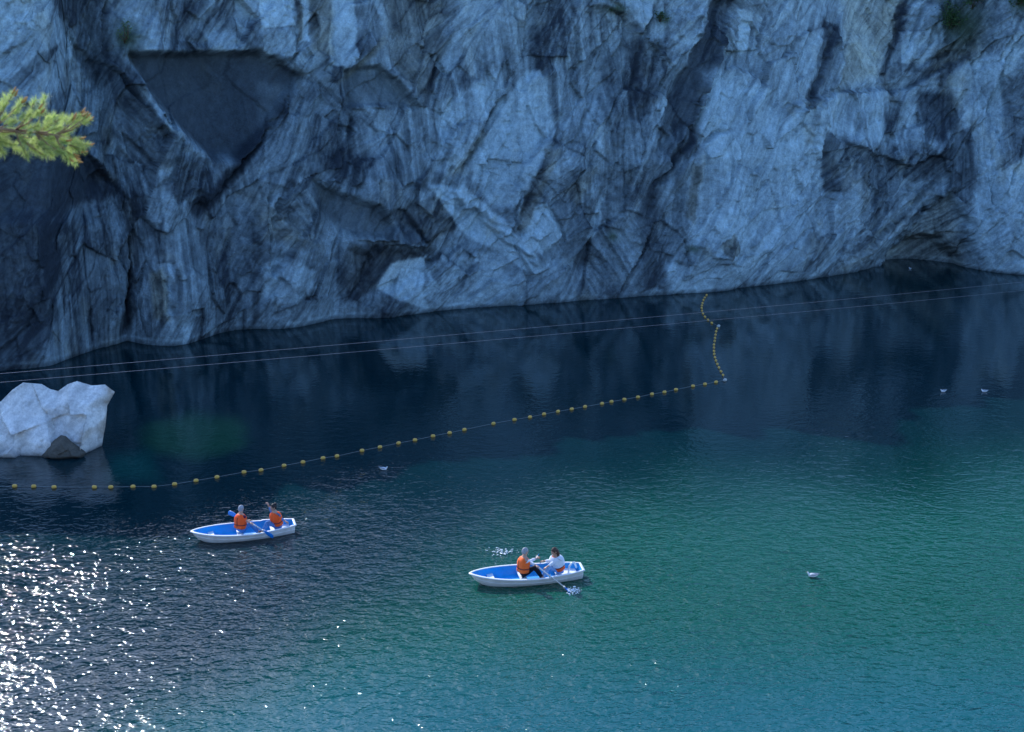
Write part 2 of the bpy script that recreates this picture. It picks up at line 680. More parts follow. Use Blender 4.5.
for pts, amp, fade in LEDGES:
    amp *= .85
    d, sg, tap = poly_dist(Uj, Wj, pts)
    tap = tap * lvar
    if amp > 0:
        D += amp * tap * np.exp(-d / fade) * sstep(-1.8, 1.8, d * sg)
    else:
        D += -amp * tap * np.exp(-d / fade) * sstep(-1.8, 1.8, -d * sg)

CLEFTS = [
    ([(296, 86), (262, 137), (230, 174), (198, 214)], 0.8, 5), ([(126, 262), (125, 300), (123, 342)], 1.3, 4),
    ([(85, 150), (100, 172), (120, 192), (132, 205)], 0.35, 1.8), ([(452, 34), (437, 58), (420, 96)], .5, 2.2),
    ([(505, 90), (481, 130), (470, 154), (454, 176)], .6, 2.4), ([(400, 206), (413, 228), (428, 248)], .6, 2.4),
    ([(350, 108), (349, 140), (351, 172)], .6, 2.6), ([(610, 11), (625, 20), (641, 33)], .5, 1.6), ([(655, 0), (648, 22), (641, 40)], .5, 1.8),
    ([(640, 40), (634, 80), (628, 115)], .35, 2), ([(655, 38), (648, 90), (640, 120)], .35, 2.4),
    ([(705, 100), (692, 125), (690, 140), (665, 174), (650, 192)], .6, 2.6), ([(735, 128), (714, 131), (700, 146)], .5, 1.6),
    ([(830, 24), (821, 68), (801, 110)], .5, 2.4), ([(905, 0), (890, 50), (879, 78)], .6, 2.4), ([(924, 0), (896, 64)], .4, 1.6),
    ([(885, 80), (890, 95)], .7, 4), ([(896, 92), (925, 76), (948, 66)], .4, 1.6), ([(942, 170), (915, 196), (890, 221), (860, 250)], .6, 2.6),
    ([(770, 242), (752, 264), (737, 285)], .4, 1.6), ([(752, 20), (751, 50), (748, 80)], .4, 2), ([(878, 92), (884, 150)], .25, 2),
    ([(0, 78), (26, 94), (48, 110)], .4, 2), ([(560, 130), (545, 160), (516, 228)], .5, 2.5), ([(526, 235), (516, 226)], .5, 3),
    ([(1024, 128), (1000, 142), (975, 165)], .3, 1.4), ([(468, 205), (490, 222), (515, 232)], .3, 1.6), ([(815, 225), (790, 240), (772, 252)], .35, 1.6),
    ([(845, 182), (820, 205), (812, 230)], .35, 1.8), ([(915, 68), (935, 58), (960, 48)], .4, 2.2), ([(300, 68), (325, 90), (345, 110)], .3, 1.8),
    ([(258, 52), (292, 72), (320, 86)], .3, 1.6), ([(256, 28), (293, 27)], .12, 1.2), ([(292, 0), (293, 52)], .3, 1.6), ([(327, 8), (330, 64)], .25, 1.6),
    ([(62, 42), (36, 72), (14, 92)], .3, 2), ([(44, 20), (22, 48), (0, 74)], .22, 1.6),
]
crack = np.zeros(U.shape)
for pts, dep, wd in CLEFTS:
    d, sg, tap = poly_dist(.5 * (U + Uj), .5 * (W + Wj), pts)
    tap = tap * lvar.clip(.4, 1.2)
    g = tap * np.exp(-(d / wd) ** 2)
    D -= .65 * dep * g
    crack = np.maximum(crack, g * min(1, dep * 1.6))

HOLLOWS = [
    ([(128, 55), (255, 53), (300, 76), (284, 100), (262, 134), (236, 157), (212, 157), (178, 124), (150, 92)], 0.5, 12),
    ([(872, 268), (900, 232), (920, 208), (950, 192), (966, 225), (975, 270)], 1.1, 12),
    ([(350, 250), (430, 250), (428, 275), (365, 300)], .6, 10),
    ([(715, 0), (733, 0), (712, 62), (690, 122), (668, 158), (655, 150), (668, 98), (692, 48)], .6, 8),
    ([(0, 130), (70, 150), (100, 175), (95, 215), (0, 215)], .7, 12),
]
for pts, dep, fe in HOLLOWS:
    D -= dep * poly_mask(Uj, Wj, pts, fe * .7)
flat = np.clip(poly_mask(U, W, HOLLOWS[0][0], 6) + .8 * poly_mask(U, W, [(312, 180), (342, 195), (376, 206), (392, 226), (385, 238), (345, 235), (320, 212)], 6)
               + .7 * poly_mask(U, W, [(340, 70), (376, 66), (414, 106), (346, 106)], 4) + .7 * poly_mask(U, W, [(5, 155), (80, 158), (96, 185), (90, 215), (0, 215)], 8), 0, 1)
D = D * (1 - .8 * flat) + .8 * flat * (macro - 1.2 + .05 * fbm(SM / .6, Z / .6, 4, 177))
Z = np.where(Z > 21.2, 21.2 + (Z - 21.2) * (1 + 1.2 * fbm(SM / 7, SM * 0 + .5, 4, 160)).clip(.3, 2.5), Z)
Z = np.where(Z > 21.2, 21.2 + (Z - 21.2) * (1 - 1.0 * sstep(-8, -20, bx)[:, None]), Z)
Z = Z + sstep(20.8, 21.6, zz)[None, :] * (.9 * fbm(SM / 1.3, SM * 0 + 2.5, 4, 165) + .25 * fbm(SM / .3, SM * 0 + 7.5, 2, 166))
near_water = sstep(-0.5, 2.8, Z)
D *= 0.30 + 0.70 * near_water
D *= 1 - 0.5 * sstep(21.0, 25.5, Z)
D -= 1.5 * poly_mask(Uj, Wj, [(884, 275), (893, 250), (912, 236), (938, 240), (958, 256), (968, 280)], 6)
D += -0.25 * np.exp(-np.clip(Z, 0, None) / 0.5)          # slight undercut at the waterline

VX, VY = PX + nxo[:, None] * D, PY + nyo[:, None] * D
VZ = Z + 0.12 * strata_w(lambda a, b, i: fbm(a / 1.6, b / 0.6, 3, 140 + i)) * near_water

# ---- weathering of the stone: value (0 dark stained .. 1 fresh pale marble), ochre, green
A = np.full(U.shape, 0.50)
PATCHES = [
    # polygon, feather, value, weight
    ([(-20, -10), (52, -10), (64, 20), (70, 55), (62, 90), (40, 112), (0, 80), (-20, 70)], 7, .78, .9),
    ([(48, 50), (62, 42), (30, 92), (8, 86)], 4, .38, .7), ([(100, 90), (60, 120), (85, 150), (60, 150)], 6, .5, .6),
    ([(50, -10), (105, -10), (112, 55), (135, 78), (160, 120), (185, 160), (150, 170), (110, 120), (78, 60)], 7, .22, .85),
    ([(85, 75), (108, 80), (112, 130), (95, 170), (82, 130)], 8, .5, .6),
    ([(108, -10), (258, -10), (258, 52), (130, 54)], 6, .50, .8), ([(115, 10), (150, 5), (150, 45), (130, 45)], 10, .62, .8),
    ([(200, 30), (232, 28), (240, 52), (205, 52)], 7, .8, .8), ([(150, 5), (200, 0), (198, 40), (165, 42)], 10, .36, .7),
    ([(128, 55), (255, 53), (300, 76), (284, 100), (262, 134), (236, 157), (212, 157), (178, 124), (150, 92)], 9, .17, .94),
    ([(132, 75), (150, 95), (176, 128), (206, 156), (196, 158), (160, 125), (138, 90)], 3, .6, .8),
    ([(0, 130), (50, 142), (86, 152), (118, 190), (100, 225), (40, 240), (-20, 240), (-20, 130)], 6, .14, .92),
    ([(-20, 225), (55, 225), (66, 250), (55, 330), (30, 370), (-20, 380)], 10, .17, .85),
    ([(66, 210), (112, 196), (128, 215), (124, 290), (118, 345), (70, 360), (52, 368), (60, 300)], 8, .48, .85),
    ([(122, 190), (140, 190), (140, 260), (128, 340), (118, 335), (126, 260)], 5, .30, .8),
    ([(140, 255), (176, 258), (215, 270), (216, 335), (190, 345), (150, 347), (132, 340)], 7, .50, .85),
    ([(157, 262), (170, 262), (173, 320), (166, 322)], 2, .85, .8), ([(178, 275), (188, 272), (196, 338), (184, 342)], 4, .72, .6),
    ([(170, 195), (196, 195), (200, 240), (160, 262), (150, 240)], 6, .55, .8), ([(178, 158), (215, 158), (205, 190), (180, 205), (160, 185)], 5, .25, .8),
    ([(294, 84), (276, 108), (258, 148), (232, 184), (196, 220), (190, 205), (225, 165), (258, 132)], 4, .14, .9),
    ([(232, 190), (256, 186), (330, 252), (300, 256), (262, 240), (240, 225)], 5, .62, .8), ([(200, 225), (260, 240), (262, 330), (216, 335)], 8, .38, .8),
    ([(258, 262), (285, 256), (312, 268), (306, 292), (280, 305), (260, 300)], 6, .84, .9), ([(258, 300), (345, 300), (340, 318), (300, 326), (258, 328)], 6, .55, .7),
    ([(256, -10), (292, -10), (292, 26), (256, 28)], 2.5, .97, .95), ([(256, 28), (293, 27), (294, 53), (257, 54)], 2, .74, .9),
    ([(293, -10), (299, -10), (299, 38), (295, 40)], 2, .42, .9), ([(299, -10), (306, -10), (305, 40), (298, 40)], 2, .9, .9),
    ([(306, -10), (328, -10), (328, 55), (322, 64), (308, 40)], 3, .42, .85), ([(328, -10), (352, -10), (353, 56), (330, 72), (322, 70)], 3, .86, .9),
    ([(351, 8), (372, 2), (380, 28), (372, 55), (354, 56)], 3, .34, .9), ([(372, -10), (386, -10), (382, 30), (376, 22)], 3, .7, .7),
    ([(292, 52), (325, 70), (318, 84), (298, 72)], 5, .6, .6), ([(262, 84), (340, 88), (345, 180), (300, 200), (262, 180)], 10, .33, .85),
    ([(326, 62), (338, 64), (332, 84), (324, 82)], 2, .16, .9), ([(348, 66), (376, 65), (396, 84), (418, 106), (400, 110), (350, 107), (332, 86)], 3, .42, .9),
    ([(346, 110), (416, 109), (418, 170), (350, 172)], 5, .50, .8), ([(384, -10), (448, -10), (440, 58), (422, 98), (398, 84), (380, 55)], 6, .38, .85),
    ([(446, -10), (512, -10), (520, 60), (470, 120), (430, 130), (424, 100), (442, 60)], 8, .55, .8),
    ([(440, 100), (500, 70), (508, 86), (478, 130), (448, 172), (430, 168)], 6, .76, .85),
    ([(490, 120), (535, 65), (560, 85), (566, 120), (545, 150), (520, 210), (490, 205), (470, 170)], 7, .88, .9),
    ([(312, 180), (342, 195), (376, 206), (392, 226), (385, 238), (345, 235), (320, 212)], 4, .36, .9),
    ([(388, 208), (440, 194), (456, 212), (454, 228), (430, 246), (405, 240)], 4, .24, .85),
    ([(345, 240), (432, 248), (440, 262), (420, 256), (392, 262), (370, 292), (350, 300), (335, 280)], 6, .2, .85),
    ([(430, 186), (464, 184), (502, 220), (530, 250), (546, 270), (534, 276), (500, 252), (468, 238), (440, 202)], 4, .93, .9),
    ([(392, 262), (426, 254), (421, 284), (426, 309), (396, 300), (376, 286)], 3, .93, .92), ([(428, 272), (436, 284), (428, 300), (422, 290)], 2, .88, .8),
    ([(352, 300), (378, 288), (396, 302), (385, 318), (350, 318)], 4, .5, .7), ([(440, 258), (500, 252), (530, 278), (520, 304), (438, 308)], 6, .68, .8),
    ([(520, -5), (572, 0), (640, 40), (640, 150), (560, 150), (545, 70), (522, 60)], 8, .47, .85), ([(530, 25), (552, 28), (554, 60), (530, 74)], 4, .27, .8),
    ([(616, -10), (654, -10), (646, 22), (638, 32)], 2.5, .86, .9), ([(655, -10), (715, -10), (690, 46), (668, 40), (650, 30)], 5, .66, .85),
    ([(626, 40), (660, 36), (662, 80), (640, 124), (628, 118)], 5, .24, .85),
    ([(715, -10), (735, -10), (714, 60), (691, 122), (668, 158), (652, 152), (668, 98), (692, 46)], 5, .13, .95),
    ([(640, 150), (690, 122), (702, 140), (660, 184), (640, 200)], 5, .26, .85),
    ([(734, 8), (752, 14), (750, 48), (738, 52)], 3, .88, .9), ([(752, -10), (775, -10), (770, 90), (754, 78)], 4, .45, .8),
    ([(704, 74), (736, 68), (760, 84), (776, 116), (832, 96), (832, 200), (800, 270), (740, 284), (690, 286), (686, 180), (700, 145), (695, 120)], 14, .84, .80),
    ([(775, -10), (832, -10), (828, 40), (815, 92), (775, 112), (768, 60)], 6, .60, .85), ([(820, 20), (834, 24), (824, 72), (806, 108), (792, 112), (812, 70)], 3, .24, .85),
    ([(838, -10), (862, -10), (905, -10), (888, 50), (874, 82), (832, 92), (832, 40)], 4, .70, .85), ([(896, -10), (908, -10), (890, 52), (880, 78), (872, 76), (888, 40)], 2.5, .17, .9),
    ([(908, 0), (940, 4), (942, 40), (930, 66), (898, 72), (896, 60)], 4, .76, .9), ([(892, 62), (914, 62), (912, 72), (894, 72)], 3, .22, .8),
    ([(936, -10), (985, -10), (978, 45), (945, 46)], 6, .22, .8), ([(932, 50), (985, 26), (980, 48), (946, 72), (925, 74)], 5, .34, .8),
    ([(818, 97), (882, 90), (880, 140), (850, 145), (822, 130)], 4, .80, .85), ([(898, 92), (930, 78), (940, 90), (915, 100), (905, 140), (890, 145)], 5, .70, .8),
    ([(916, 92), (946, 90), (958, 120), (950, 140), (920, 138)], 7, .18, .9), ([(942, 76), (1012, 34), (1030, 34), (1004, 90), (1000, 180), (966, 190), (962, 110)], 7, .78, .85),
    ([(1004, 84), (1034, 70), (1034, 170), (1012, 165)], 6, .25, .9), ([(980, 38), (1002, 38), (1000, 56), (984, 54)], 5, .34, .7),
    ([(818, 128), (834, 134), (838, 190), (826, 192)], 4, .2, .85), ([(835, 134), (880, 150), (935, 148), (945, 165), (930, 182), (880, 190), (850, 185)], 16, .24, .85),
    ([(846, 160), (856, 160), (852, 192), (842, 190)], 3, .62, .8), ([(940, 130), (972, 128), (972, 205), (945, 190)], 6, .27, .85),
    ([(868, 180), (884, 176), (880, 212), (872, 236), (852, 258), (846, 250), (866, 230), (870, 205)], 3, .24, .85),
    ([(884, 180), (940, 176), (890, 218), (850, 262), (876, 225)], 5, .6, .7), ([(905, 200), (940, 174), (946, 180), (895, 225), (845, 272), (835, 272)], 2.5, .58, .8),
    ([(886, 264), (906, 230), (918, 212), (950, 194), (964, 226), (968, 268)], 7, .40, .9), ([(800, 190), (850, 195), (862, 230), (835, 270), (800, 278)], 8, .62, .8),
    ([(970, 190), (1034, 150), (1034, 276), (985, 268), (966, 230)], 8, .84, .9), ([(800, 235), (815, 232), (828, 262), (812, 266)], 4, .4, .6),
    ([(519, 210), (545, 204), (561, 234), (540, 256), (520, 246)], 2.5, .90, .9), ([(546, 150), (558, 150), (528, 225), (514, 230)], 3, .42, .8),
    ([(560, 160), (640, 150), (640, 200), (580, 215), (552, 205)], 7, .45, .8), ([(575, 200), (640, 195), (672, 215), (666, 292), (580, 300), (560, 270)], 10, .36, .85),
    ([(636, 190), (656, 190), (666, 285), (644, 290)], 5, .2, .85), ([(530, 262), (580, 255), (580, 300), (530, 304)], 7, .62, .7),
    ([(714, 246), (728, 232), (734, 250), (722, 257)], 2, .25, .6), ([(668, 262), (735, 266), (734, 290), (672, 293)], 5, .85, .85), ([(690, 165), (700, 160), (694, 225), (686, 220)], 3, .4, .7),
    ([(590, 70), (600, 70), (602, 150), (590, 150)], 4, .7, .7), ([(604, 190), (612, 185), (596, 240), (588, 240)], 2.5, .75, .8),
]
jx = 3.6 * fbm(SM / 1.3, Z / 1.3, 4, 201)
jy = 3.6 * fbm(SM / 1.3, Z / 1.3, 4, 222)
for pts, fe, val, wgt in PATCHES:
    xs = [p[0] for p in pts]
    ys = [p[1] for p in pts]
    sel = (U > min(xs) - 40) & (U < max(xs) + 40) & (W > min(ys) - 40) & (W < max(ys) + 40)
    if not sel.any(): continue
    m = poly_mask(U[sel] + jx[sel], W[sel] + jy[sel], pts, fe * .6) * min(1, wgt * 1.08)
    A[sel] = A[sel] * (1 - m) + val * m
# streaks along the strata and drips straight down, blotches, dirty joints
st = fbm(LA / 5.5, LB / 0.34, 4, 300, .62)
st2 = fbm(LA / 2.6, LB / 0.11, 3, 440, .6)
drip = fbm(SM / 0.26 + .5 * fbm(SM, Z / 4, 2, 7), Z / 7.0, 4, 333, .6)
blot = fbm(SM / 2.4, Z / 2.4, 5, 350, .62)
speck = fbm(SM / .35, Z / .35, 3, 355, .6)
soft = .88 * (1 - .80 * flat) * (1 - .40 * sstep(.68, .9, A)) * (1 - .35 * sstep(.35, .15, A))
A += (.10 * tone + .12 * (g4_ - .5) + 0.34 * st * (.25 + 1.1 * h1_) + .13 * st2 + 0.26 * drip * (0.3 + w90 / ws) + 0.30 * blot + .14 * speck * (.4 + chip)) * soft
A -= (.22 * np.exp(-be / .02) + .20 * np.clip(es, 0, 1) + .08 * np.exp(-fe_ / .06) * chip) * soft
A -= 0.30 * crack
for deg, wv in ((57, 1 - w40 / ws), (36, sstep(.2, .5, w40 / ws) + .2)):
    va, vb = rot2(SM + .8 * wx, Z + .8 * wz, deg)
    for q, (la, lb, sd, am) in enumerate(((14, 1.5, 610, .26), (9, .8, 640, .20), (6, .45, 670, .12))):
        vn = fbm(va / la, vb / lb, 3, sd + int(deg), .45)
        A -= am * wv * soft * np.exp(-(vn / .035) ** 2) * sstep(-.3, .3, fbm(SM / 3, Z / 3, 2, sd + 5))
        A += .10 * wv * soft * np.exp(-((vn - .11) / .04) ** 2)
stainl = sstep(.18, .42, fbm(SM / 1.1 + .4 * fbm(SM, Z / 3, 2, 17), Z / 9.0, 4, 391, .62)) * sstep(.2, .5, w90 / ws + .25 * blot)
A -= .24 * stainl * soft
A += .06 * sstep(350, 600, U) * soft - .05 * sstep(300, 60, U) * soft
A += (.10 + .25 * blot) * np.exp(-((Z - .32 - .10 * blot) / .10) ** 2)
A = np.clip(A, 0.02, 1.0)
ochre = np.zeros(U.shape)
OCHRE = [([(150, 272), (162, 268), (170, 300), (168, 320), (152, 318)], 3, 1.), ([(306, -5), (328, -5), (328, 55), (308, 50)], 4, .8), ([(293, -5), (299, -5), (299, 38), (294, 40)], 2, .8),
         ([(384, -5), (446, -5), (440, 60), (420, 100), (385, 60)], 10, .6), ([(380, 34), (386, 40), (345, 78), (332, 84)], 3, .8), ([(482, 128), (488, 134), (462, 172), (446, 174)], 4, .7),
         ([(840, -5), (904, -5), (872, 78), (838, 86)], 7, .75), ([(932, 50), (985, 26), (975, 52), (930, 78)], 6, .8), ([(940, 76), (965, 70), (960, 110), (945, 110)], 8, .5),
         ([(886, 264), (906, 230), (950, 194), (968, 268)], 8, .7), ([(905, 200), (940, 176), (845, 272), (835, 272)], 4, .5), ([(714, 246), (728, 232), (734, 250), (722, 257)], 2, .8),
         ([(546, 150), (558, 150), (528, 225), (514, 230)], 3, .7), ([(690, 165), (700, 160), (694, 225), (686, 220)], 3, .7), ([(240, 195), (256, 188), (320, 245), (262, 235)], 6, .45),
         ([(388, 208), (440, 194), (456, 228), (430, 246)], 5, .5), ([(122, 200), (140, 200), (136, 260), (126, 262)], 6, .5), ([(345, 240), (432, 248), (370, 292), (340, 290)], 8, .45), ([(560, 190), (600, 165), (580, 205)], 4, .6)]
for pts, fe, wgt in OCHRE:
    xs = [p[0] for p in pts]
    ys = [p[1] for p in pts]
    sel = (U > min(xs) - 30) & (U < max(xs) + 30) & (W > min(ys) - 30) & (W < max(ys) + 30)
    if sel.any(): ochre[sel] = np.maximum(ochre[sel], wgt * poly_mask(U[sel] + jx[sel], W[sel] + jy[sel], pts, fe))
ochre = np.clip(ochre + 0.5 * sstep(.25, .7, fbm(SM / 1.7, Z / 2.6, 4, 371, .6)), 0, 1)
green = np.zeros(U.shape)
for x, y, rx, ry in ((125, 36, 14, 14), (612, 8, 9, 5), (660, 18, 6, 7), (960, 22, 22, 22), (615, 237, 6, 5), (690, 248, 6, 4), (1018, 4, 12, 8)):
    green = np.maximum(green, 0.8 * blob(x, y, rx, ry))
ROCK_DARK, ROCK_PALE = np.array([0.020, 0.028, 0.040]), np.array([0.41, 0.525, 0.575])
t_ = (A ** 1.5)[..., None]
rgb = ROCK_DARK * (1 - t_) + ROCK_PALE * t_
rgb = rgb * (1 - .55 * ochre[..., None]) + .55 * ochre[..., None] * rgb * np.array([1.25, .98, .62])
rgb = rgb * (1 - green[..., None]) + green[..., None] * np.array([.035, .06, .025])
wet = np.exp(-np.clip(Z, 0, None) / 0.12)[..., None]
rgb = rgb * (1 - .55 * wet)

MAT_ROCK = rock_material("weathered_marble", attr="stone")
CV = np.stack([VX, VY, VZ], -1)
# the plateau behind the rim closes the hill
rows = [CV]
for k, (bk, dz) in enumerate(((3, .3), (10, .8), (40, 1.5), (140, 2.0))):
    r_ = CV[:, -1:, :].copy()
    r_[..., 0] -= nxo[:, None] * bk
    r_[..., 1] -= nyo[:, None] * bk
    r_[..., 2] += dz
    rows.append(r_)
CV2 = np.concatenate(rows, 1)
rgb2 = np.concatenate([rgb] + [np.broadcast_to(np.array([.06, .08, .04]), (NU, 1, 3))] * 4, 1)
cliff = np_mesh("cliff", CV2.reshape(-1, 3), grid_faces(NU, NV + 4), MAT_ROCK)
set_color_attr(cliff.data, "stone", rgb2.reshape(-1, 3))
tag(cliff, kind='structure')
CU, CW = project(CV)


def cliff_at(px, py):
    """a point on the rock face that stands at this place, and the way out of the rock"""
    i, j = np.unravel_index(np.argmin((CU - px) ** 2 + (CW - py) ** 2 + 1e6 * (Z > 24)), CU.shape)
    return Vector(CV[i, j]), Vector((nxo[i], nyo[i], 0))


# ------------------------------------------------------------------ water
xs = np.r_[-600, -300, -150, -90, np.arange(-60, 62, 0.25), 90, 150, 300, 600]
ys = np.r_[-300, -100, -20, 10, np.arange(26, 112, 0.25), 130, 200, 400]
GX, GY = np.meshgrid(xs, ys, indexing='ij')
WV = np.stack([GX, GY, np.zeros_like(GX)], -1)
wu, ww = project(WV)
behind = GY < 5
wu = np.where(behind, 512, wu)
ww = np.where(behind, 900, ww)


def wblob(x, y, rx, ry):
    return np.exp(-((wu - x) / rx) ** 2 - ((ww - y) / ry) ** 2)


gust = fbm(GX / 9, GY / 14, 4, 501)
gust2 = fbm(GX / 2.6, GY / 3.6, 4, 540)
edge = ww + 22 * gust + 26 * sstep(650, 1000, wu) + 10 * sstep(350, 600, wu)
rough = 0.10 + 0.22 * sstep(400, 470, edge) + 0.72 * sstep(465, 560, edge)
rough -= 0.42 * wblob(95, 512, 90, 22) + .25 * wblob(200, 500, 70, 20)
rough *= 1 + 0.30 * gust + 0.38 * gust2
for pts, wd, am in (([(292, 524), (312, 512), (332, 500), (352, 488)], 7, .55), ([(300, 524), (330, 512), (380, 498)], 6, .35), ([(580, 570), (610, 562), (650, 556)], 5, .35), ([(330, 480), (380, 470), (420, 462)], 10, .3)):
    d, sg, tap = poly_dist(wu, ww, pts)
    rough += am * tap * np.exp(-(d / wd) ** 2)
rough += 1.1 * wblob(505, 553, 17, 4.5) + .9 * wblob(572, 591, 13, 4) + .4 * wblob(540, 545, 30, 8)
rough *= 1 + .05 * sstep(300, 100, wu) * sstep(520, 600, ww)
rough *= 1 + .60 * sstep(350, 700, wu) * sstep(500, 620, ww)
rough = np.clip(rough, 0.05, 2.0)
# water body colour: cliff shade painted navy, fading to sunlit green; a drowned rock
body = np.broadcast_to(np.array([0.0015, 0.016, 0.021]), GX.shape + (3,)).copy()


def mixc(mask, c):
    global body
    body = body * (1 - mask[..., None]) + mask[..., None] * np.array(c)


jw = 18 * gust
sunlit_ramp = sstep(-170, 150, wu + 2.2 * jw + 25 * gust2 - (640 - 1.9 * (ww - 480))) * sstep(438, 560, ww + .9 * jw + 8 * gust2 + 25 * sstep(700, 1024, wu))  # ramp paints the blurred edge of the cliff's shadow into the colour
mixc(.95 * sunlit_ramp, (0.004, 0.066, 0.036))
mixc(.7 * sunlit_ramp * sstep(600, 740, ww), (0.011, 0.085, 0.108))  # brighter blue painted in for the sky reflected by the near water
bl = poly_mask(wu + 1.2 * jw + 14 * gust2, ww + .35 * jw + 5 * gust2, [(150, 420), (190, 413), (235, 418), (255, 430), (240, 448), (190, 457), (150, 450), (130, 435)], 9)
mixc(.85 * bl, (0.013, 0.060, 0.030))
mixc(.5 * poly_mask(wu, ww, [(112, 455), (150, 450), (160, 480), (110, 480)], 10), (0.008, 0.07, 0.055))

mw, N, L = new_mat("lake_water")
out = N.new("ShaderNodeOutputMaterial")
tc = N.new("ShaderNodeTexCoord")


def wave_noise(sc, rz, stretch, detail, rou=.5, dist=0.0):
    mp = N.new("ShaderNodeMapping")
    mp.inputs['Rotation'].default_value = (0, 0, R(rz))
    mp.inputs['Scale'].default_value = (sc * stretch, sc, sc)
    L.new(tc.outputs['Object'], mp.inputs['Vector'])
    n = N.new("ShaderNodeTexNoise")
    n.inputs['Scale'].default_value = 1
    n.inputs['Detail'].default_value = detail
    n.inputs['Roughness'].default_value = rou
    n.inputs['Distortion'].default_value = dist
    L.new(mp.outputs[0], n.inputs['Vector'])
    return n.outputs['Fac']


def math_(op, a, b, c=None):
    n = N.new("ShaderNodeMath")
    n.operation = op
    for i, q in enumerate((a, b, c)):
        if q is None: continue
        if isinstance(q, (int, float)): n.inputs[i].default_value = q
        else: L.new(q, n.inputs[i])
    return n.outputs[0]


ra_ = N.new("ShaderNodeAttribute")
ra_.attribute_name = "ripple"
w1 = wave_noise(1.9, 16, .75, 2, .5, .4)
w2 = wave_noise(4.6, -14, .70, 2, .55, .4)
w3 = wave_noise(9.0, 5, .8, 2, .5)
hsum = math_('ADD', math_('ADD', math_('MULTIPLY', w1, 0.082), math_('MULTIPLY', w2, 0.044)), math_('MULTIPLY', w3, 0.014))
hgt = math_('MULTIPLY', hsum, ra_.outputs['Fac'])
bp = N.new("ShaderNodeBump")
bp.inputs['Strength'].default_value = 1.0
bp.inputs['Distance'].default_value = 1.0
L.new(hgt, bp.inputs['Height'])
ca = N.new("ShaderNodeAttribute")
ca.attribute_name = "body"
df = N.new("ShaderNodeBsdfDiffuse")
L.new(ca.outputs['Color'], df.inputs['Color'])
gl = N.new("ShaderNodeBsdfAnisotropic")
gl.inputs['Color'].default_value = (1, 1, 1, 1)
gl.inputs['Roughness'].default_value = 0.045
L.new(bp.outputs[0], gl.inputs['Normal'])
fr = N.new("ShaderNodeFresnel")
fr.inputs['IOR'].default_value = 1.345
L.new(bp.outputs[0], fr.inputs['Normal'])
ms = N.new("ShaderNodeMixShader")
L.new(fr.outputs[0], ms.inputs[0])
L.new(df.outputs[0], ms.inputs[1])
L.new(gl.outputs[0], ms.inputs[2])
L.new(ms.outputs[0], out.inputs[0])
water = np_mesh("water", WV.reshape(-1, 3), grid_faces(len(xs), len(ys)), mw)
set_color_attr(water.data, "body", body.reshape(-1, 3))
set_color_attr(water.data, "ripple", np.repeat(rough.reshape(-1, 1), 3, 1))
tag(water, kind='structure')

# ------------------------------------------------------------------ the bank the viewer stands on
bxs, bys = np.linspace(-70, 70, 141), np.linspace(-60, 16, 100)
QX, QY = np.meshgrid(bxs, bys, indexing='ij')
cut = 0.6 + 10.4 * sstep(-4.6, -5.6, QX) * 1.0 + 9 * sstep(9, 13, QX) + .8 * fbm(QX / 4, QY / 4, 3, 601)
top = 19.3 - 4.6 * sstep(-3, -7, QX) * sstep(-3, 5, QY) + .4 * fbm(QX / 5, QY / 5, 4, 611)
QZ = top - 24 * sstep(0, 4.5, QY - cut) + .5 * fbm(QX / 1.5, QY / 1.5, 4, 622) * sstep(0, 1, QY - cut)
bank = np_mesh("bank", np.stack([QX, QY, QZ], -1).reshape(-1, 3), grid_faces(141, 100), rock_material("bank_rock", None, (.20, .20, .17), .6))
tag(bank, kind='structure')

# ------------------------------------------------------------------ the pale boulder in the water
OUT = [(-60, 420), (-45, 398), (-20, 404), (0, 402), (12, 390), (23, 382.5), (42, 384), (50, 389), (58, 391), (68, 384), (77, 381), (92, 385.5),
       (105, 384.5), (115, 392), (111, 399), (107, 406), (107, 426), (104, 446), (98, 452), (80, 454), (57, 458), (15, 461), (0, 457), (-30, 456), (-55, 450)]


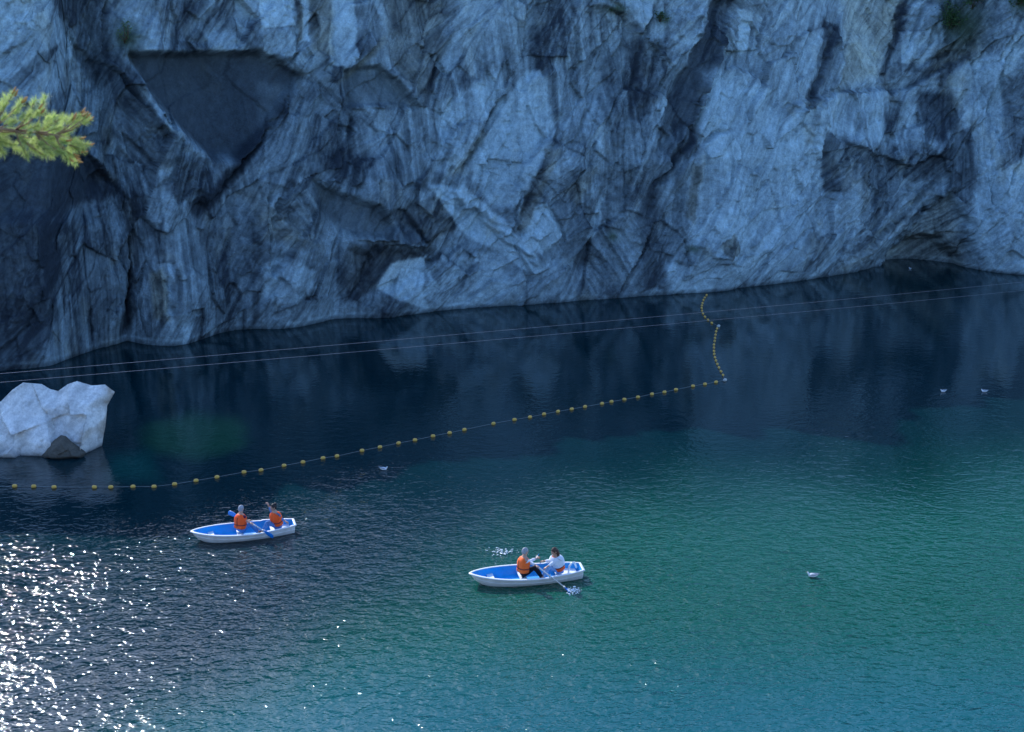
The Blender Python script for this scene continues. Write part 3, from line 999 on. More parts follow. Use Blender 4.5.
def inflated(name, outline, y_px, thick, mat, seed, step, label, cat, amp=1.0, tint=(.68, .66, .62)):
    """a closed rock: front and back bulge away from its outline"""
    c0 = at_z(sum(p[0] for p in outline) / len(outline), y_px)
    yy = c0.y
    P = []
    for x, y in outline:
        d = ray(x, y)
        t = yy / d.y
        P.append((d.x * t, CAM_H + d.z * t))
    xs_ = np.arange(min(p[0] for p in P), max(p[0] for p in P) + step, step)
    zs_ = np.arange(min(p[1] for p in P) - .3, max(p[1] for p in P) + step, step)
    X, Zg = np.meshgrid(xs_, zs_, indexing='ij')
    best = np.full(X.shape, 1e9)
    inside = np.zeros(X.shape, bool)
    NX, NZ = np.zeros(X.shape), np.zeros(X.shape)
    for i in range(len(P)):
        (x0, z0), (x1, z1) = P[i], P[(i + 1) % len(P)]
        if z0 != z1:
            inside ^= ((z0 > Zg) != (z1 > Zg)) & (X < (x1 - x0) * (Zg - z0) / (z1 - z0) + x0)
        dx, dz = x1 - x0, z1 - z0
        t = np.clip(((X - x0) * dx + (Zg - z0) * dz) / (dx * dx + dz * dz + 1e-9), 0, 1)
        qx, qz = x0 + t * dx, z0 + t * dz
        d = np.hypot(X - qx, Zg - qz)
        c = d < best
        best = np.where(c, d, best)
        NX = np.where(c, qx, NX)
        NZ = np.where(c, qz, NZ)
    keep = inside | (best < step * .9)
    X = np.where(inside, X, NX)
    Zg = np.where(inside, Zg, NZ)
    dd = np.where(inside, best, 0)
    h, e = facets(X / 1.9 + .25 * Zg, Zg / 1.5 - .2 * X, seed, 1.2, .25)
    h2, e2 = facets(X / .5, Zg / .4, seed + 9, 1.0, .3)
    prof = np.minimum(1, dd / (thick * .22)) * .6 + .4 * (1 - np.exp(-dd / (thick * .3)))
    zn = np.clip((Zg - Zg.min()) / (Zg.max() - Zg.min()), 0, 1)
    front = thick * .62 * prof * (1.05 - .75 * zn) * (1 + .62 * h * amp) + (.08 * h2 + .08 * fbm(X / .7, Zg / .7, 4, seed + 3)) * amp * prof
    back = thick * .45 * prof * (1 + .2 * fbm(X, Zg, 3, seed + 30))
    # leans: lower part stands nearer
    leanv = np.clip(-(Zg - (1.6 if thick > 2 else .2)) * .4, -.0, .4)
    V1 = np.stack([X, yy - front - leanv, Zg], -1)
    V2 = np.stack([X, yy + back - leanv, Zg], -1)
    idx = np.cumsum(keep.ravel()) - 1
    F = grid_faces(*X.shape)
    F = F[keep.ravel()[F].all(1)]
    n = keep.sum()
    F1 = idx[F]
    F2 = idx[F][:, ::-1] + n
    o = np_mesh(name, np.concatenate([V1[keep], V2[keep]]), np.concatenate([F1[:, ::-1], F2[:, ::-1]]), mat)
    bm = bmesh.new()
    bm.from_mesh(o.data)
    bmesh.ops.remove_doubles(bm, verts=bm.verts, dist=.004)
    bmesh.ops.recalc_face_normals(bm, faces=bm.faces)
    bm.to_mesh(o.data)
    bm.free()
    co = np.array([v.co[:] for v in o.data.vertices])
    x_, z_ = co[:, 0], co[:, 2]
    c_ = np.ones((len(co), 3)) * np.array(tint)
    vein = fbm((x_ + z_) / 1.6, (z_ - x_) / .16, 4, seed + 60)
    c_ *= (1 + .22 * vein + .25 * fbm(x_ / .8, z_ / .8, 4, seed + 66))[:, None]
    _, ed_ = facets(x_ / 1.9 + .25 * z_, z_ / 1.5 - .2 * x_, seed, 1.2, .25)
    _, ed2 = facets(x_ / .5, z_ / .4, seed + 9, 1.0, .3)
    c_ *= (1 - .25 * np.exp(-ed_ / .018) - .12 * np.exp(-ed2 / .04))[:, None]
    if thick > 2:
        rust = sstep(.05, .5, fbm(x_ / .7, z_ / .9, 4, seed + 70) + .9 * sstep(x_.max() - .9, x_.max() - .2, x_) - .35)[:, None]
        c_ = c_ * (1 - .6 * rust) + .6 * rust * np.array([.30, .22, .13])
    wt = (.75 * np.exp(-np.clip(z_, 0, None) / .14))[:, None]
    c_ *= 1 - wt
    set_color_attr(o.data, "stone", c_)
    tag(o, label, cat)
    return o


inflated("boulder", OUT, 443, 3.0, rock_material("pale_marble", "stone", fine=1.0, bump=.09), 700, .055,
         "big pale marble boulder standing in the water at the left edge", "boulder")
inflated("wet_rock", [(42, 455), (48, 446), (54, 440), (61, 435), (66, 436), (71, 441), (78, 446), (86, 452), (84, 458), (62, 460), (44, 460)], 456, 1.3, rock_material("wet_dark_rock", "stone", fine=1.6), 741, .035,
         "small dark brown rock at the foot of the pale boulder", "rock", 1.0, (.11, .10, .08))

# ------------------------------------------------------------------ safety rope with floats
FLOATS = [(14.6, 486), (33.7, 486.3), (54, 487), (94.4, 487), (110.8, 487), (133, 486.5), (154, 486.5), (174.6, 484), (196, 480.5), (217, 477),
          (244, 472), (261, 470), (284, 465.5), (303, 462), (323, 458), (337, 456), (362, 450.5), (380, 447), (398.5, 443), (415, 440), (433, 436),
          (449.6, 432.8), (464.4, 429.6), (493.4, 423.5), (514.5, 419.6), (530, 417), (544, 414), (558, 411.4), (571.7, 409), (585, 406.6), (602, 403.5),
          (611.5, 401.6), (624.4, 399.3), (638, 397), (652, 394), (664.5, 392), (676, 389.5), (693, 386), (705, 384), (716, 382)]
CORNER = (725, 380)
FLOATS2 = [(723, 375), (721, 371.4), (719, 367.5), (717.4, 364), (716, 360.6), (715, 357.4), (714.2, 354), (714, 351), (714, 347.6), (714, 344.6),
           (714.6, 341), (715, 338), (715.5, 334.7), (716, 331.5), (717, 328.5)]
KNOT = (718.5, 326)
FLOATS3 = [(711.8, 322.8), (708, 319.7), (705, 316.7), (703, 313.5), (702, 310.7), (701.6, 308), (701.8, 305.5), (702.5, 303), (703.4, 300), (704.7, 297.5), (706.5, 295)]
M_FLOAT = paint("yellow_float_plastic", (.62, .38, .07), .45, .15, 8)
M_PALEFLOAT = paint("pale_float_plastic", (.42, .42, .38), .45, .12, 8)
M_ROPE = paint("rope_fibre", (.24, .25, .24), .8, .2, 20)
rope_pts = [at_z(-60, 488, .02), at_z(-25, 487, .02)] + [at_z(x, y, .02) for x, y in FLOATS + [CORNER] + FLOATS2 + [KNOT] + FLOATS3]
MB().tube(rope_pts, .009, 6).build("safety_rope", M_ROPE)
tag(bpy.data.objects["safety_rope"], "thin floating rope strung with yellow floats across the lake to the cliff", "rope")
rngf = random.Random(5)
float_mesh = None
GF = "yellow floats along the safety rope"


def float_body():
    mb = MB()
    prof = [(-.15, .025), (-.135, .05), (-.12, .085), (-.07, .108), (0, .114), (.07, .108), (.12, .085), (.135, .05), (.15, .025)]
    rings = []
    for x, r_ in prof:
        rings.append([Vector((x, r_ * math.cos(2 * math.pi * k / 14), r_ * math.sin(2 * math.pi * k / 14))) for k in range(14)])
    return mb.loft(rings)


for grp, lab in ((FLOATS, "yellow float on the long stretch of rope running across the lake to its corner"),
                 (FLOATS2, "yellow float on the rope stretch between its corner and the pale knot float"),
                 (FLOATS3, "tiny yellow float on the curved end of the rope at the cliff foot")):
    for i, (x, y) in enumerate(grp):
        p = at_z(x, y, .045)
        if float_mesh is None:
            o = float_body().build("float", M_FLOAT)
            float_mesh = o
        else:
            o = float_mesh.copy()
            COL.objects.link(o)
        j = rope_pts.index(min(rope_pts, key=lambda q: (q - p).length))
        dv = rope_pts[min(j + 1, len(rope_pts) - 1)] - rope_pts[j - 1]
        o.location = p
        q_ = .72 if grp is FLOATS else .62
        o.scale = (q_, q_, q_)
        o.rotation_euler = (rngf.uniform(-.3, .3), rngf.uniform(-.12, .12), math.atan2(dv.y, dv.x) + rngf.uniform(-.25, .25))
        tag(o, lab, "float", GF)
for (x, y), lab in ((CORNER, "pale float at the corner where the rope turns towards the cliff"), (KNOT, "pale knot float where the rope bends near the cliff")):
    o = bpy.data.objects.new("float", float_mesh.data.copy())
    o.data.materials.clear()
    o.data.materials.append(M_PALEFLOAT)
    COL.objects.link(o)
    o.location = at_z(x, y, .06)
    o.scale = (.85, .8, .8)
    o.rotation_euler = (0, 0, .9)
    tag(o, lab, "float")

# ------------------------------------------------------------------ overhead cables
M_CABLE = paint("steel_cable", (.26, .23, .25), .45, .1, 10, .5)
for (a, b, da, db, lab, sag) in (((-90, 381.3), (1100, 274), 40, 102, "upper of the two thin steel cables stretched over the lake", .12),
                                 ((-90, 390), (1100, 282.5), 40, 102, "lower of the two thin steel cables stretched over the lake", .12)):
    p, q = at_dist(*a, da), at_dist(*b, db)
    pts = []
    for k in range(41):
        t = k / 40
        pts.append(p.lerp(q, t) - Vector((0, 0, sag * 4 * t * (1 - t))))
    o = MB().tube(pts, .0048, 6).build("cable", M_CABLE)
    tag(o, lab, "cable")

# ------------------------------------------------------------------ boats
M_WHITE = paint("white_gelcoat", (.74, .75, .76), .35, .06, 3, .5)
M_HULL = paint("white_hull", (.66, .67, .66), .4, .12, 2.5, .5)
M_BLUE = paint("blue_liner", (.05, .33, .72), .45, .15, 3, .4)
M_BLADE = paint("blue_blade", (.015, .16, .55), .4, .1, 4)
M_SHAFT = paint("oar_shaft", (.62, .60, .58), .45, .1, 5)
M_METAL = paint("galvanised_metal", (.45, .46, .47), .35, .1, 10, .7)
BL = 2.1


def half_beam(t):      # t 0 stern .. 1 bow
    if t < .45: return .33 + .34 * math.sin(t / .45 * math.pi / 2) ** .8
    q = (t - .45) / .55
    return .67 * max(0.0, 1 - q ** 2.6) ** .80


def sheer(t): return .29 + .05 * (1 - t) ** 2 * (t < .3) + .13 * max(0, t - .35) ** 2 / .42


def hull_pt(t, s, off=0.0):
    """s 0 keel .. 1 gunwale"""
    b = max(half_beam(t) - off, 0.0)
    zs_, zk = sheer(t), -.16 + off * 1.0 + .30 * max(0, t - .72) ** 2 / .0784 * .6
    a = s * math.pi / 2
    y = b * (math.sin(a) ** .62) * (.86 + .14 * s)
    z = zk + (zs_ - zk) * (1 - math.cos(a) ** .9) if s < 1 else zs_
    x = -BL + 2 * BL * t
    if t > .6: x -= (1 - s) * .42 * ((t - .6) / .4) ** 2       # raked stem
    x += .06 * s * (t < .02) * -1
    return x, y, z


def shell(off, zmin=None, nt=40, ns=12):
    ts = [i / nt for i in range(nt + 1)]
    if off > 0: ts = [off / (2 * BL) + t * (1 - off * 1.7 / (2 * BL)) for t in ts]
    V, F = [], []
    for t in ts:
        for k in range(-ns, ns + 1):
            x, y, z = hull_pt(t, abs(k) / ns, off)
            if off > 0: z = max(z, zmin) if abs(k) < ns else z + .012
            V.append((x, math.copysign(y, k) if k else 0, z))
    m = 2 * ns + 1
    for i in range(nt):
        for k in range(m - 1):
            F.append((i * m + k, i * m + k + 1, (i + 1) * m + k + 1, (i + 1) * m + k))
    F.append(tuple(range(m)))
    return V, F


def make_boat(bow_px, stern_px, label, rowlock_pts, stern_rail):
    b, s_ = at_z(*bow_px, .38), at_z(*stern_px, .33)
    c = (b + s_) / 2
    yaw = math.atan2((b - s_).y, (b - s_).x)
    L_ = (b - s_).length
    root = empty("rowing_boat", (c.x, c.y, 0), yaw)
    tag(root, label, "rowing boat", "white rowing boats with blue insides out on the lake")
    root['L'] = L_
    k = L_ / (2 * BL + .08)
    V, F = shell(0)
    h = MB().add([(x * k, y, z) for x, y, z in V], F).build("hull", M_HULL, root)
    V, F = shell(.045, .015)
    MB().add([(x * k, y, z) for x, y, z in V], F).build("liner", M_BLUE, root)
    # gunwale: a flat rolled rim all round
    rim = MB()
    loop = []
    for i in range(41):
        t = i / 40
        x, y, z = hull_pt(t, 1)
        loop.append(Vector((x * k, y, z)))
    path = [Vector((loop[0].x, -loop[0].y, loop[0].z))] + loop + [Vector((q.x, -q.y, q.z)) for q in reversed(loop[:-1])]
    rings = []
    n = len(path) - 1
    path = path[:-1]
    for i in range(len(path)):
        a_, b_ = path[i - 1], path[(i + 1) % len(path)]
        t_v = (b_ - a_)
        t_v.z = 0
        nn = Vector((t_v.y, -t_v.x, 0)).normalized()
        p = path[i]
        rings.append([p + nn * u + Vector((0, 0, w_)) for u, w_ in ((.032, -.035), (.036, .008), (.026, .024), (-.045, .024), (-.055, .012), (-.055, -.02))])
    rings.append(rings[0])
    rim.loft(rings, cap=False).build("gunwale", M_WHITE, root)
    # rubbing strake low on the side
    for sgn in (1, -1):
        st_ = [Vector((hull_pt(t, .80)[0] * k, sgn * (hull_pt(t, .80)[1] + .004), hull_pt(t, .80)[2])) for t in [i / 30 for i in range(30)]]
        MB().tube(st_, .013, 6).build("strake", M_HULL, root)

    def bench(x0, x1, z, name="bench"):
        mb = MB()
        up, dn = [], []
        for x in (x0, (x0 + x1) / 2, x1):
            t = (x / k + BL) / (2 * BL)
            y = half_beam(t) - .06
            up.append((Vector((x, -y, z)), Vector((x, y, z))))
        for (l0, r0), (l1, r1) in zip(up[:-1], up[1:]):
            q = [l0, r0, r1, l1]
            mb.add([v for v in q] + [v - Vector((0, 0, .035)) for v in q], [(0, 1, 2, 3), (7, 6, 5, 4), (0, 4, 5, 1), (2, 6, 7, 3), (1, 5, 6, 2), (3, 7, 4, 0)])
        return mb.build(name, M_WHITE, root, False)
    bench(-.02 * k, .24 * k, .15)
    bench(-1.98 * k, -1.16 * k, .15, "stern_bench")
    # little foredeck
    mb = MB()
    fd = []
    for i in range(9):
        t = .80 + .165 * i / 8
        fd.append((((-BL + 2 * BL * t) * k), max(half_beam(t) - .05, .01), sheer(t) - .05))
    vs_ = [Vector((x, y, z)) for x, y, z in fd] + [Vector((x, -y, z)) for x, y, z in reversed(fd)]
    mb.add(vs_, [tuple(range(len(vs_)))])
    bench(1.18 * k, 1.42 * k, .17, "bow_bench")
    if stern_rail:
        pts = [(-1.62 * k, .12, .15), (-1.66 * k, .13, .46), (-1.76 * k, .12, .58), (-1.86 * k, .06, .56), (-1.95 * k, -.05, .38), (-2.0 * k, -.12, .27)]
        MB().tube(pts, .035, 8).build("grab_rail", M_WHITE, root)
    for p in rowlock_pts(root, k):
        mb = MB().tube([(p.x, p.y, p.z - .10), (p.x, p.y, p.z - .03)], .016, 6)
        arc = [(p.x + .04 * math.cos(a), p.y, p.z + .012 + .045 * math.sin(a)) for a in [math.pi + math.pi * i / 8 for i in range(9)]]
        mb.tube([(arc[0][0], p.y, p.z + .05)] + arc + [(arc[-1][0], p.y, p.z + .05)], .010, 6).build("rowlock", M_METAL, root)
    return root, k


def boat_frame(bow_px, stern_px):
    b, s_ = at_z(*bow_px, .38), at_z(*stern_px, .33)
    c = (b + s_) / 2
    return Matrix.Translation((c.x, c.y, 0)) @ Matrix.Rotation(math.atan2((b - s_).y, (b - s_).x), 4, 'Z')


def make_oar(mt, hand, blade, label, feather=0.3):
    """hand and blade are points in the boat's frame"""
    h, b = mt @ Vector(hand), mt @ Vector(blade)
    d = (b - h).normalized()
    root = empty("oar", h)
    tag(root, label, "oar")
    end = (b - h)
    neck = end - d * .30
    MB().tube([-d * .10, d * .02, d * .05, neck], [.016, .017, .024, .020], 8).build("shaft", M_SHAFT, root)
    MB().tube([neck - d * .04, neck + d * .03], .032, 8).build("collar", M_SHAFT, root)
    side = d.cross(Vector((0, 0, 1))).normalized()
    up = side.cross(d)
    wv = side * math.cos(feather) + up * math.sin(feather)
    nv = d.cross(wv)
    rings = []
    for t, w_ in ((0, .025), (.08, .05), (.2, .085), (.40, .095), (.50, .085), (.53, .05)):
        q = neck + d * t
        bow = nv * (.02 * math.sin(t * 4))
        rings.append([q + wv * (w_ * math.cos(a)) + nv * (.012 * math.sin(a)) + bow for a in [2 * math.pi * i / 12 for i in range(12)]])
    MB().loft(rings).build("blade", M_BLADE, root)
    return root


# ------------------------------------------------------------------ people
M_SKIN = paint("skin", (.50, .29, .20), .5, .06, 12)
M_VEST = paint("orange_vest_fabric", (1.0, .115, .012), .6, .08, 9, .3, trans=.12)
M_VEST2 = paint("faded_orange_vest_fabric", (1.0, .165, .022), .6, .08, 9, .3, trans=.12)
M_STRAP = paint("dark_webbing", (.10, .02, .02), .7, .1, 20)
M_JEANS = paint("blue_denim", (.11, .20, .42), .8, .15, 14, .1)
M_PALEJ = paint("pale_denim", (.28, .42, .66), .8, .12, 14, .1)
M_BLACK = paint("black_cloth", (.018, .018, .022), .8, .15, 12, .1)
M_MAROON = paint("maroon_cloth", (.10, .02, .05), .8, .12, 12, .1)
M_SHIRT = paint("white_cotton", (.72, .74, .80), .8, .06, 12, .1)
M_BLUESHIRT = paint("blue_cotton", (.16, .26, .50), .8, .10, 12, .1)
M_GREYHAIR = paint("grey_hair", (.34, .34, .36), .7, .2, 30)
M_BROWNHAIR = paint("brown_hair", (.075, .035, .022), .55, .25, 30)
M_DARKHAIR = paint("dark_hair", (.018, .012, .012), .55, .25, 30)
M_SHOE = paint("dark_shoe", (.02, .02, .025), .6, .1, 12)
M_EYE = paint("eye_dark", (.02, .015, .012), .3, .05, 10)


def ik(a, b, l1, l2, pole):
    d = b - a
    L_ = min(d.length, (l1 + l2) * .999)
    u = d.normalized()
    x = (l1 * l1 - l2 * l2 + L_ * L_) / (2 * L_)
    h = math.sqrt(max(l1 * l1 - x * x, 0))
    p = (pole - u * pole.dot(u)).normalized()
    return a + u * x + p * h, a + u * L_


def hand_mesh(mb, wrist, fwd, down):
    """palm and five curled fingers; fwd runs along the hand, down is the palm side"""
    fwd = fwd.normalized()
    down = (down - fwd * down.dot(fwd)).normalized()
    side = fwd.cross(down)
    rings = []
    for t, w_, th in ((-.015, .026, .020), (.02, .034, .018), (.06, .042, .016), (.09, .040, .013)):
        q = wrist + fwd * t
        rings.append([q + side * (w_ * math.cos(a)) + down * (th * math.sin(a)) for a in [2 * math.pi * i / 10 for i in range(10)]])
    mb.loft(rings)
    for i, (o, l) in enumerate(((-.030, .062), (-.010, .072), (.010, .068), (.030, .052))):
        p0 = wrist + fwd * .075 + side * o
        p1 = p0 + fwd * (l * .45) + down * .010
        p2 = p1 + fwd * (l * .10) + down * (l * .42)
        p3 = p2 - fwd * (l * .22) + down * (l * .18)
        mb.tube([p0, p1, p2, p3], [.0095, .009, .008, .006], 6)
    p0 = wrist + fwd * .025 - side * .028
    p1 = p0 - side * .022 + fwd * .025 + down * .016
    p2 = p1 + fwd * .022 + down * .022 + side * .010
    mb.tube([p0, p1, p2], [.012, .010, .007], 6)


def head_mesh(mb, c, face, up, s=1.0):
    """skull with jaw, nose, ears; c is the head's centre"""
    side = up.cross(face).normalized()
    rot = Matrix((face, side, up)).transposed()
    nu, nv = 20, 16
    vs_, fs_ = [], []
    for j in range(nv + 1):
        th = math.pi * j / nv
        for i in range(nu):
            ph = 2 * math.pi * i / nu
            x, y, z = math.sin(th) * math.cos(ph), math.sin(th) * math.sin(ph), math.cos(th)
            X, Y, Zq = x * .096, y * .076, z * .122
            if z < -.1:                                     # jaw narrows to the chin
                q = (-z - .1) / .9
                Y *= 1 - .30 * q
                X = X * (1 - .15 * q) + .012 * q
            if x < 0: X *= 1.05
            nose = math.exp(-((y / .16) ** 2) - ((z + .18) / .20) ** 2) * (x > 0)
            X += .022 * nose
            brow = math.exp(-((z - .12) / .08) ** 2) * (x > .4)
            X += .004 * brow
            eye = (math.exp(-(((abs(y) - .36) / .14) ** 2) - ((z - .02) / .08) ** 2)) * (x > 0)
            X -= .008 * eye
            vs_.append(c + rot @ Vector((X, Y, Zq)) * s)
    for j in range(nv):
        for i in range(nu):
            fs_.append((j * nu + i, (j + 1) * nu + i, (j + 1) * nu + (i + 1) % nu, j * nu + (i + 1) % nu))
    mb.add(vs_, fs_)
    for sg in (1, -1):
        mb.ball(c + rot @ Vector((-.005, sg * .078, -.005)) * s, (.020 * s, .010 * s, .032 * s), 8, 6, rot)
    return rot


def make_person(mt, pelvis, yaw, lean, hands, feet, poles, label, mats, head_yaw=0, head_pitch=0, twist=0, hair='short', sleeve=1.0, bun=False, shawl=False):
    """seated figure; all points in the boat's frame. yaw = way it faces (0 = bow)"""
    root = empty("person", (mt @ Vector(pelvis)))
    tag(root, label, "person")
    base = mt @ Vector(pelvis)
    rot3 = mt.to_3x3()
    PS = 1.2
    root.scale = (PS, PS, PS)
    W3 = lambda v: (mt @ Vector(v) - base) / PS

    f0 = rot3 @ Vector((math.cos(yaw), math.sin(yaw), 0))
    f1 = rot3 @ Vector((math.cos(yaw + twist), math.sin(yaw + twist), 0))
    up = Vector((0, 0, 1))
    r0, r1 = f0.cross(up), f1.cross(up)               # right-hand sides
    sp = (up * math.cos(lean) + f1 * math.sin(lean)).normalized()
    pel = Vector((0, 0, .10))
    waist = pel + up * .10 + f0 * .02 * (lean > 0)
    chest = waist + sp * .22
    neck0 = waist + sp * .40
    hf = (rot3 @ Vector((math.cos(yaw + twist + head_yaw), math.sin(yaw + twist + head_yaw), -math.tan(head_pitch)))).normalized()
    neck1 = neck0 + (sp + up * .6 + hf * .15).normalized() * .09
    hc = neck1 + (up + hf * .22).normalized() * .105
    sh = [neck0 - sp * .05 - r1 * .175, neck0 - sp * .05 + r1 * .175]
    hip = [pel - r0 * .09, pel + r0 * .09]
    el, wr, kn, an = [], [], [], []
    for i in range(2):
        e, w_ = ik(sh[i], W3(hands[i]), .285, .255, rot3 @ Vector(poles[i]))
        el.append(e)
        wr.append(w_)
        k_, a_ = ik(hip[i], W3(feet[i]), .43, .42, up + f0 * .5)
        kn.append(k_)
        an.append(a_)
    toe = [an[i] + f0 * .15 - up * .045 for i in range(2)]
    P = [pel, waist, chest, neck0, neck1, hc, sh[0], el[0], wr[0], sh[1], el[1], wr[1], hip[0], kn[0], an[0], hip[1], kn[1], an[1], toe[0], toe[1]]
    E = [(0, 1), (1, 2), (2, 3), (3, 4), (4, 5), (3, 6), (6, 7), (7, 8), (3, 9), (9, 10), (10, 11), (0, 12), (12, 13), (13, 14), (0, 15), (15, 16), (16, 17), (14, 18), (17, 19)]
    Rr = [.125, .115, .135, .075, .055, .06, .058, .044, .028, .058, .044, .028, .088, .062, .040, .088, .062, .040, .03, .03]
    ex = MB()
    rot = head_mesh(ex, hc, hf, (up - hf * up.dot(hf)).normalized())
    for i in range(2):
        fw = (wr[i] - el[i]).normalized()
        hand_mesh(ex, wr[i] + fw * .015, fw, -up)
    skin_obj("body", P, E, Rr, M_SKIN, root, 2, 0, ex)
    for sg in (1, -1):
        MB().ball(hc + rot @ Vector((.082, sg * .031, .003)), .011, 8, 6).build("eye", M_EYE, root)
    mo = MB().box(hc + rot @ Vector((.088, 0, -.062)), (.006, .04, .008), rot)
    mo.build("mouth", paint("lips", (.32, .10, .08), .5), root)
    # shirt with sleeves
    SP_ = [waist - up * .03, chest, neck0 - sp * .03]
    SR = [.135, .148, .085]
    SE = [(0, 1), (1, 2)]
    for i in range(2):
        b_ = len(SP_)
        end = el[i].lerp(wr[i], .85) if sleeve > .9 else sh[i].lerp(el[i], .85)
        if sleeve > .9:
            SP_ += [sh[i], el[i], end]
            SR += [.072, .058, .042]
            SE += [(2, b_), (b_, b_ + 1), (b_ + 1, b_ + 2)]
        else:
            SP_ += [sh[i], end]
            SR += [.072, .062]
            SE += [(2, b_), (b_, b_ + 1)]
    skin_obj("shirt", SP_, SE, SR, mats['shirt'], root, 2, 0)
    # trousers
    TP = [waist - up * .02, pel - up * .01]
    TR = [.128, .14]
    TE = [(0, 1)]
    for i in range(2):
        b_ = len(TP)
        TP += [hip[i], kn[i], an[i].lerp(kn[i], .12)]
        TR += [.100, .076, .056]
        TE += [(1, b_), (b_, b_ + 1), (b_ + 1, b_ + 2)]
    skin_obj("trousers", TP, TE, TR, mats['legs'], root, 2, 1)
    for i in range(2):
        mb = MB()
        q = an[i]
        rings = []
        for t, w_, hgt_ in ((-.07, .028, .05), (-.04, .042, .075), (.04, .044, .065), (.12, .046, .045), (.17, .036, .035), (.195, .015, .02)):
            c = q + f0 * t - up * .055
            rings.append([c + r0 * (w_ * math.cos(a)) + up * (max(0, hgt_ * math.sin(a)) * 1.3 - .012 * (math.sin(a) < 0)) for a in [2 * math.pi * j / 10 for j in range(10)]])
        mb.loft(rings).build("shoe", mats.get('shoe', M_SHOE), root)
    # life vest: padded shell from the hips to the shoulders, with arm openings left by its narrower top
    def ring(c, w_, d_, n=20, e=2.6):
        o = []
        for j in range(n):
            a = 2 * math.pi * j / n
            ca_, sa_ = math.cos(a), math.sin(a)
            o.append(c + r1 * (w_ * math.copysign(abs(ca_) ** (2 / e), ca_)) + f1.lerp(f1 - sp * f1.dot(sp), 1).normalized() * (d_ * math.copysign(abs(sa_) ** (2 / e), sa_)))
        return o
    rings = []
    for t, w_, d_ in ((-.02, .185, .160), (0, .195, .172), (.06, .196, .178), (.10, .192, .172), (.12, .190, .168), (.15, .196, .178), (.26, .200, .182), (.34, .190, .170), (.39, .165, .140), (.43, .125, .105), (.45, .10, .085)):
        rings.append(ring(waist + sp * (t - .02), w_, d_))
    vest = MB().loft(rings).build("life_vest", mats['vest'], root)
    MB().loft([ring(waist + sp * t, .198, .178) for t in (.075, .105)], cap=False).build("strap", M_STRAP, vest)
    bd = -(f1 - sp * f1.dot(sp)).normalized()
    MB().tube([waist + bd * .178 + sp * .02, waist + bd * .186 + sp * .2, waist + bd * .17 + sp * .34], .010, 5).build("seam", M_STRAP, vest)
    if shawl:
        MB().loft([ring(waist + sp * t, w_ + .02, d_ + .02) for t, w_, d_ in ((.12, .190, .170), (.13, .200, .182), (.26, .204, .186), (.34, .196, .176), (.39, .172, .146), (.43, .132, .11), (.45, .10, .085))], cap=False).build("jacket", M_SHIRT, root)
    # hair
    hb = MB()
    hup = (up - hf * up.dot(hf)).normalized()
    vs_, fs_ = [], []
    nu, nv = 20, 10
    for j in range(nv + 1):
        for i in range(nu):
            ph = 2 * math.pi * i / nu
            fr_ = max(0, math.cos(ph))
            th_max = R(112) - R(50) * fr_ ** .7 if hair != 'long' else R(128) - R(62) * fr_ ** .7
            th = th_max * j / nv
            x, y, z = math.sin(th) * math.cos(ph), math.sin(th) * math.sin(ph), math.cos(th)
            kx = 1.05 + .03 * math.sin(5 * ph + j)
            vs_.append(hc + rot @ Vector((x * .102 * kx - .006, y * .080 * kx, z * .126 * kx + .004)))
    for j in range(nv):
        for i in range(nu):
            fs_.append((j * nu + i, (j + 1) * nu + i, (j + 1) * nu + (i + 1) % nu, j * nu + (i + 1) % nu))
    hb.add(vs_, fs_)
    if hair == 'long':
        bk = -(rot @ Vector((1, 0, 0)))
        sd = rot @ Vector((0, 1, 0))
        for o_ in (-.055, -.02, .02, .055):
            hb.tube([hc + bk * .06 + sd * o_ + hup * .03, hc + bk * .10 + sd * o_ * 1.2 - up * .08, hc + bk * .09 + sd * o_ * 1.4 - up * .2, hc + bk * .07 + sd * o_ * 1.2 - up * .31], [.05, .048, .042, .012], 8)
    if bun:
        hb.ball(hc - hf * .07 + hup * .11, (.05, .05, .045), 10, 8)
    hb.build("hair", mats['hair'], root)
    return root, wr


# ---- boat near the left: rower with his back to us, passenger at the stern
B1_BOW, B1_STERN = (190.5, 532.5), (293.5, 522.5)
B2_BOW, B2_STERN = (469, 574.5), (581, 567)
MT1, MT2 = boat_frame(B1_BOW, B1_STERN), boat_frame(B2_BOW, B2_STERN)
# boat frame: +x bow (left in the photo), +y port = the side nearest to us


def cross_y(h, b, y):
    t = (y - h[1]) / (b[1] - h[1])
    return Vector(h).lerp(Vector(b), t)


def setup(mt, bow, stern, near_blade, far_blade, hn, hf_, label, rail):
    bn, bf = mt.inverted() @ near_blade, mt.inverted() @ far_blade
    ln, lf = cross_y(hn, bn, .645), cross_y(hf_, bf, -.645)
    # the shaft rests in the rowlock on the gunwale
    def locks(root, k):
        return [Vector((ln.x, .645, ln.z)), Vector((lf.x, -.645, lf.z))]
    root, k = make_boat(bow, stern, label, locks, rail)
    return bn, bf, k


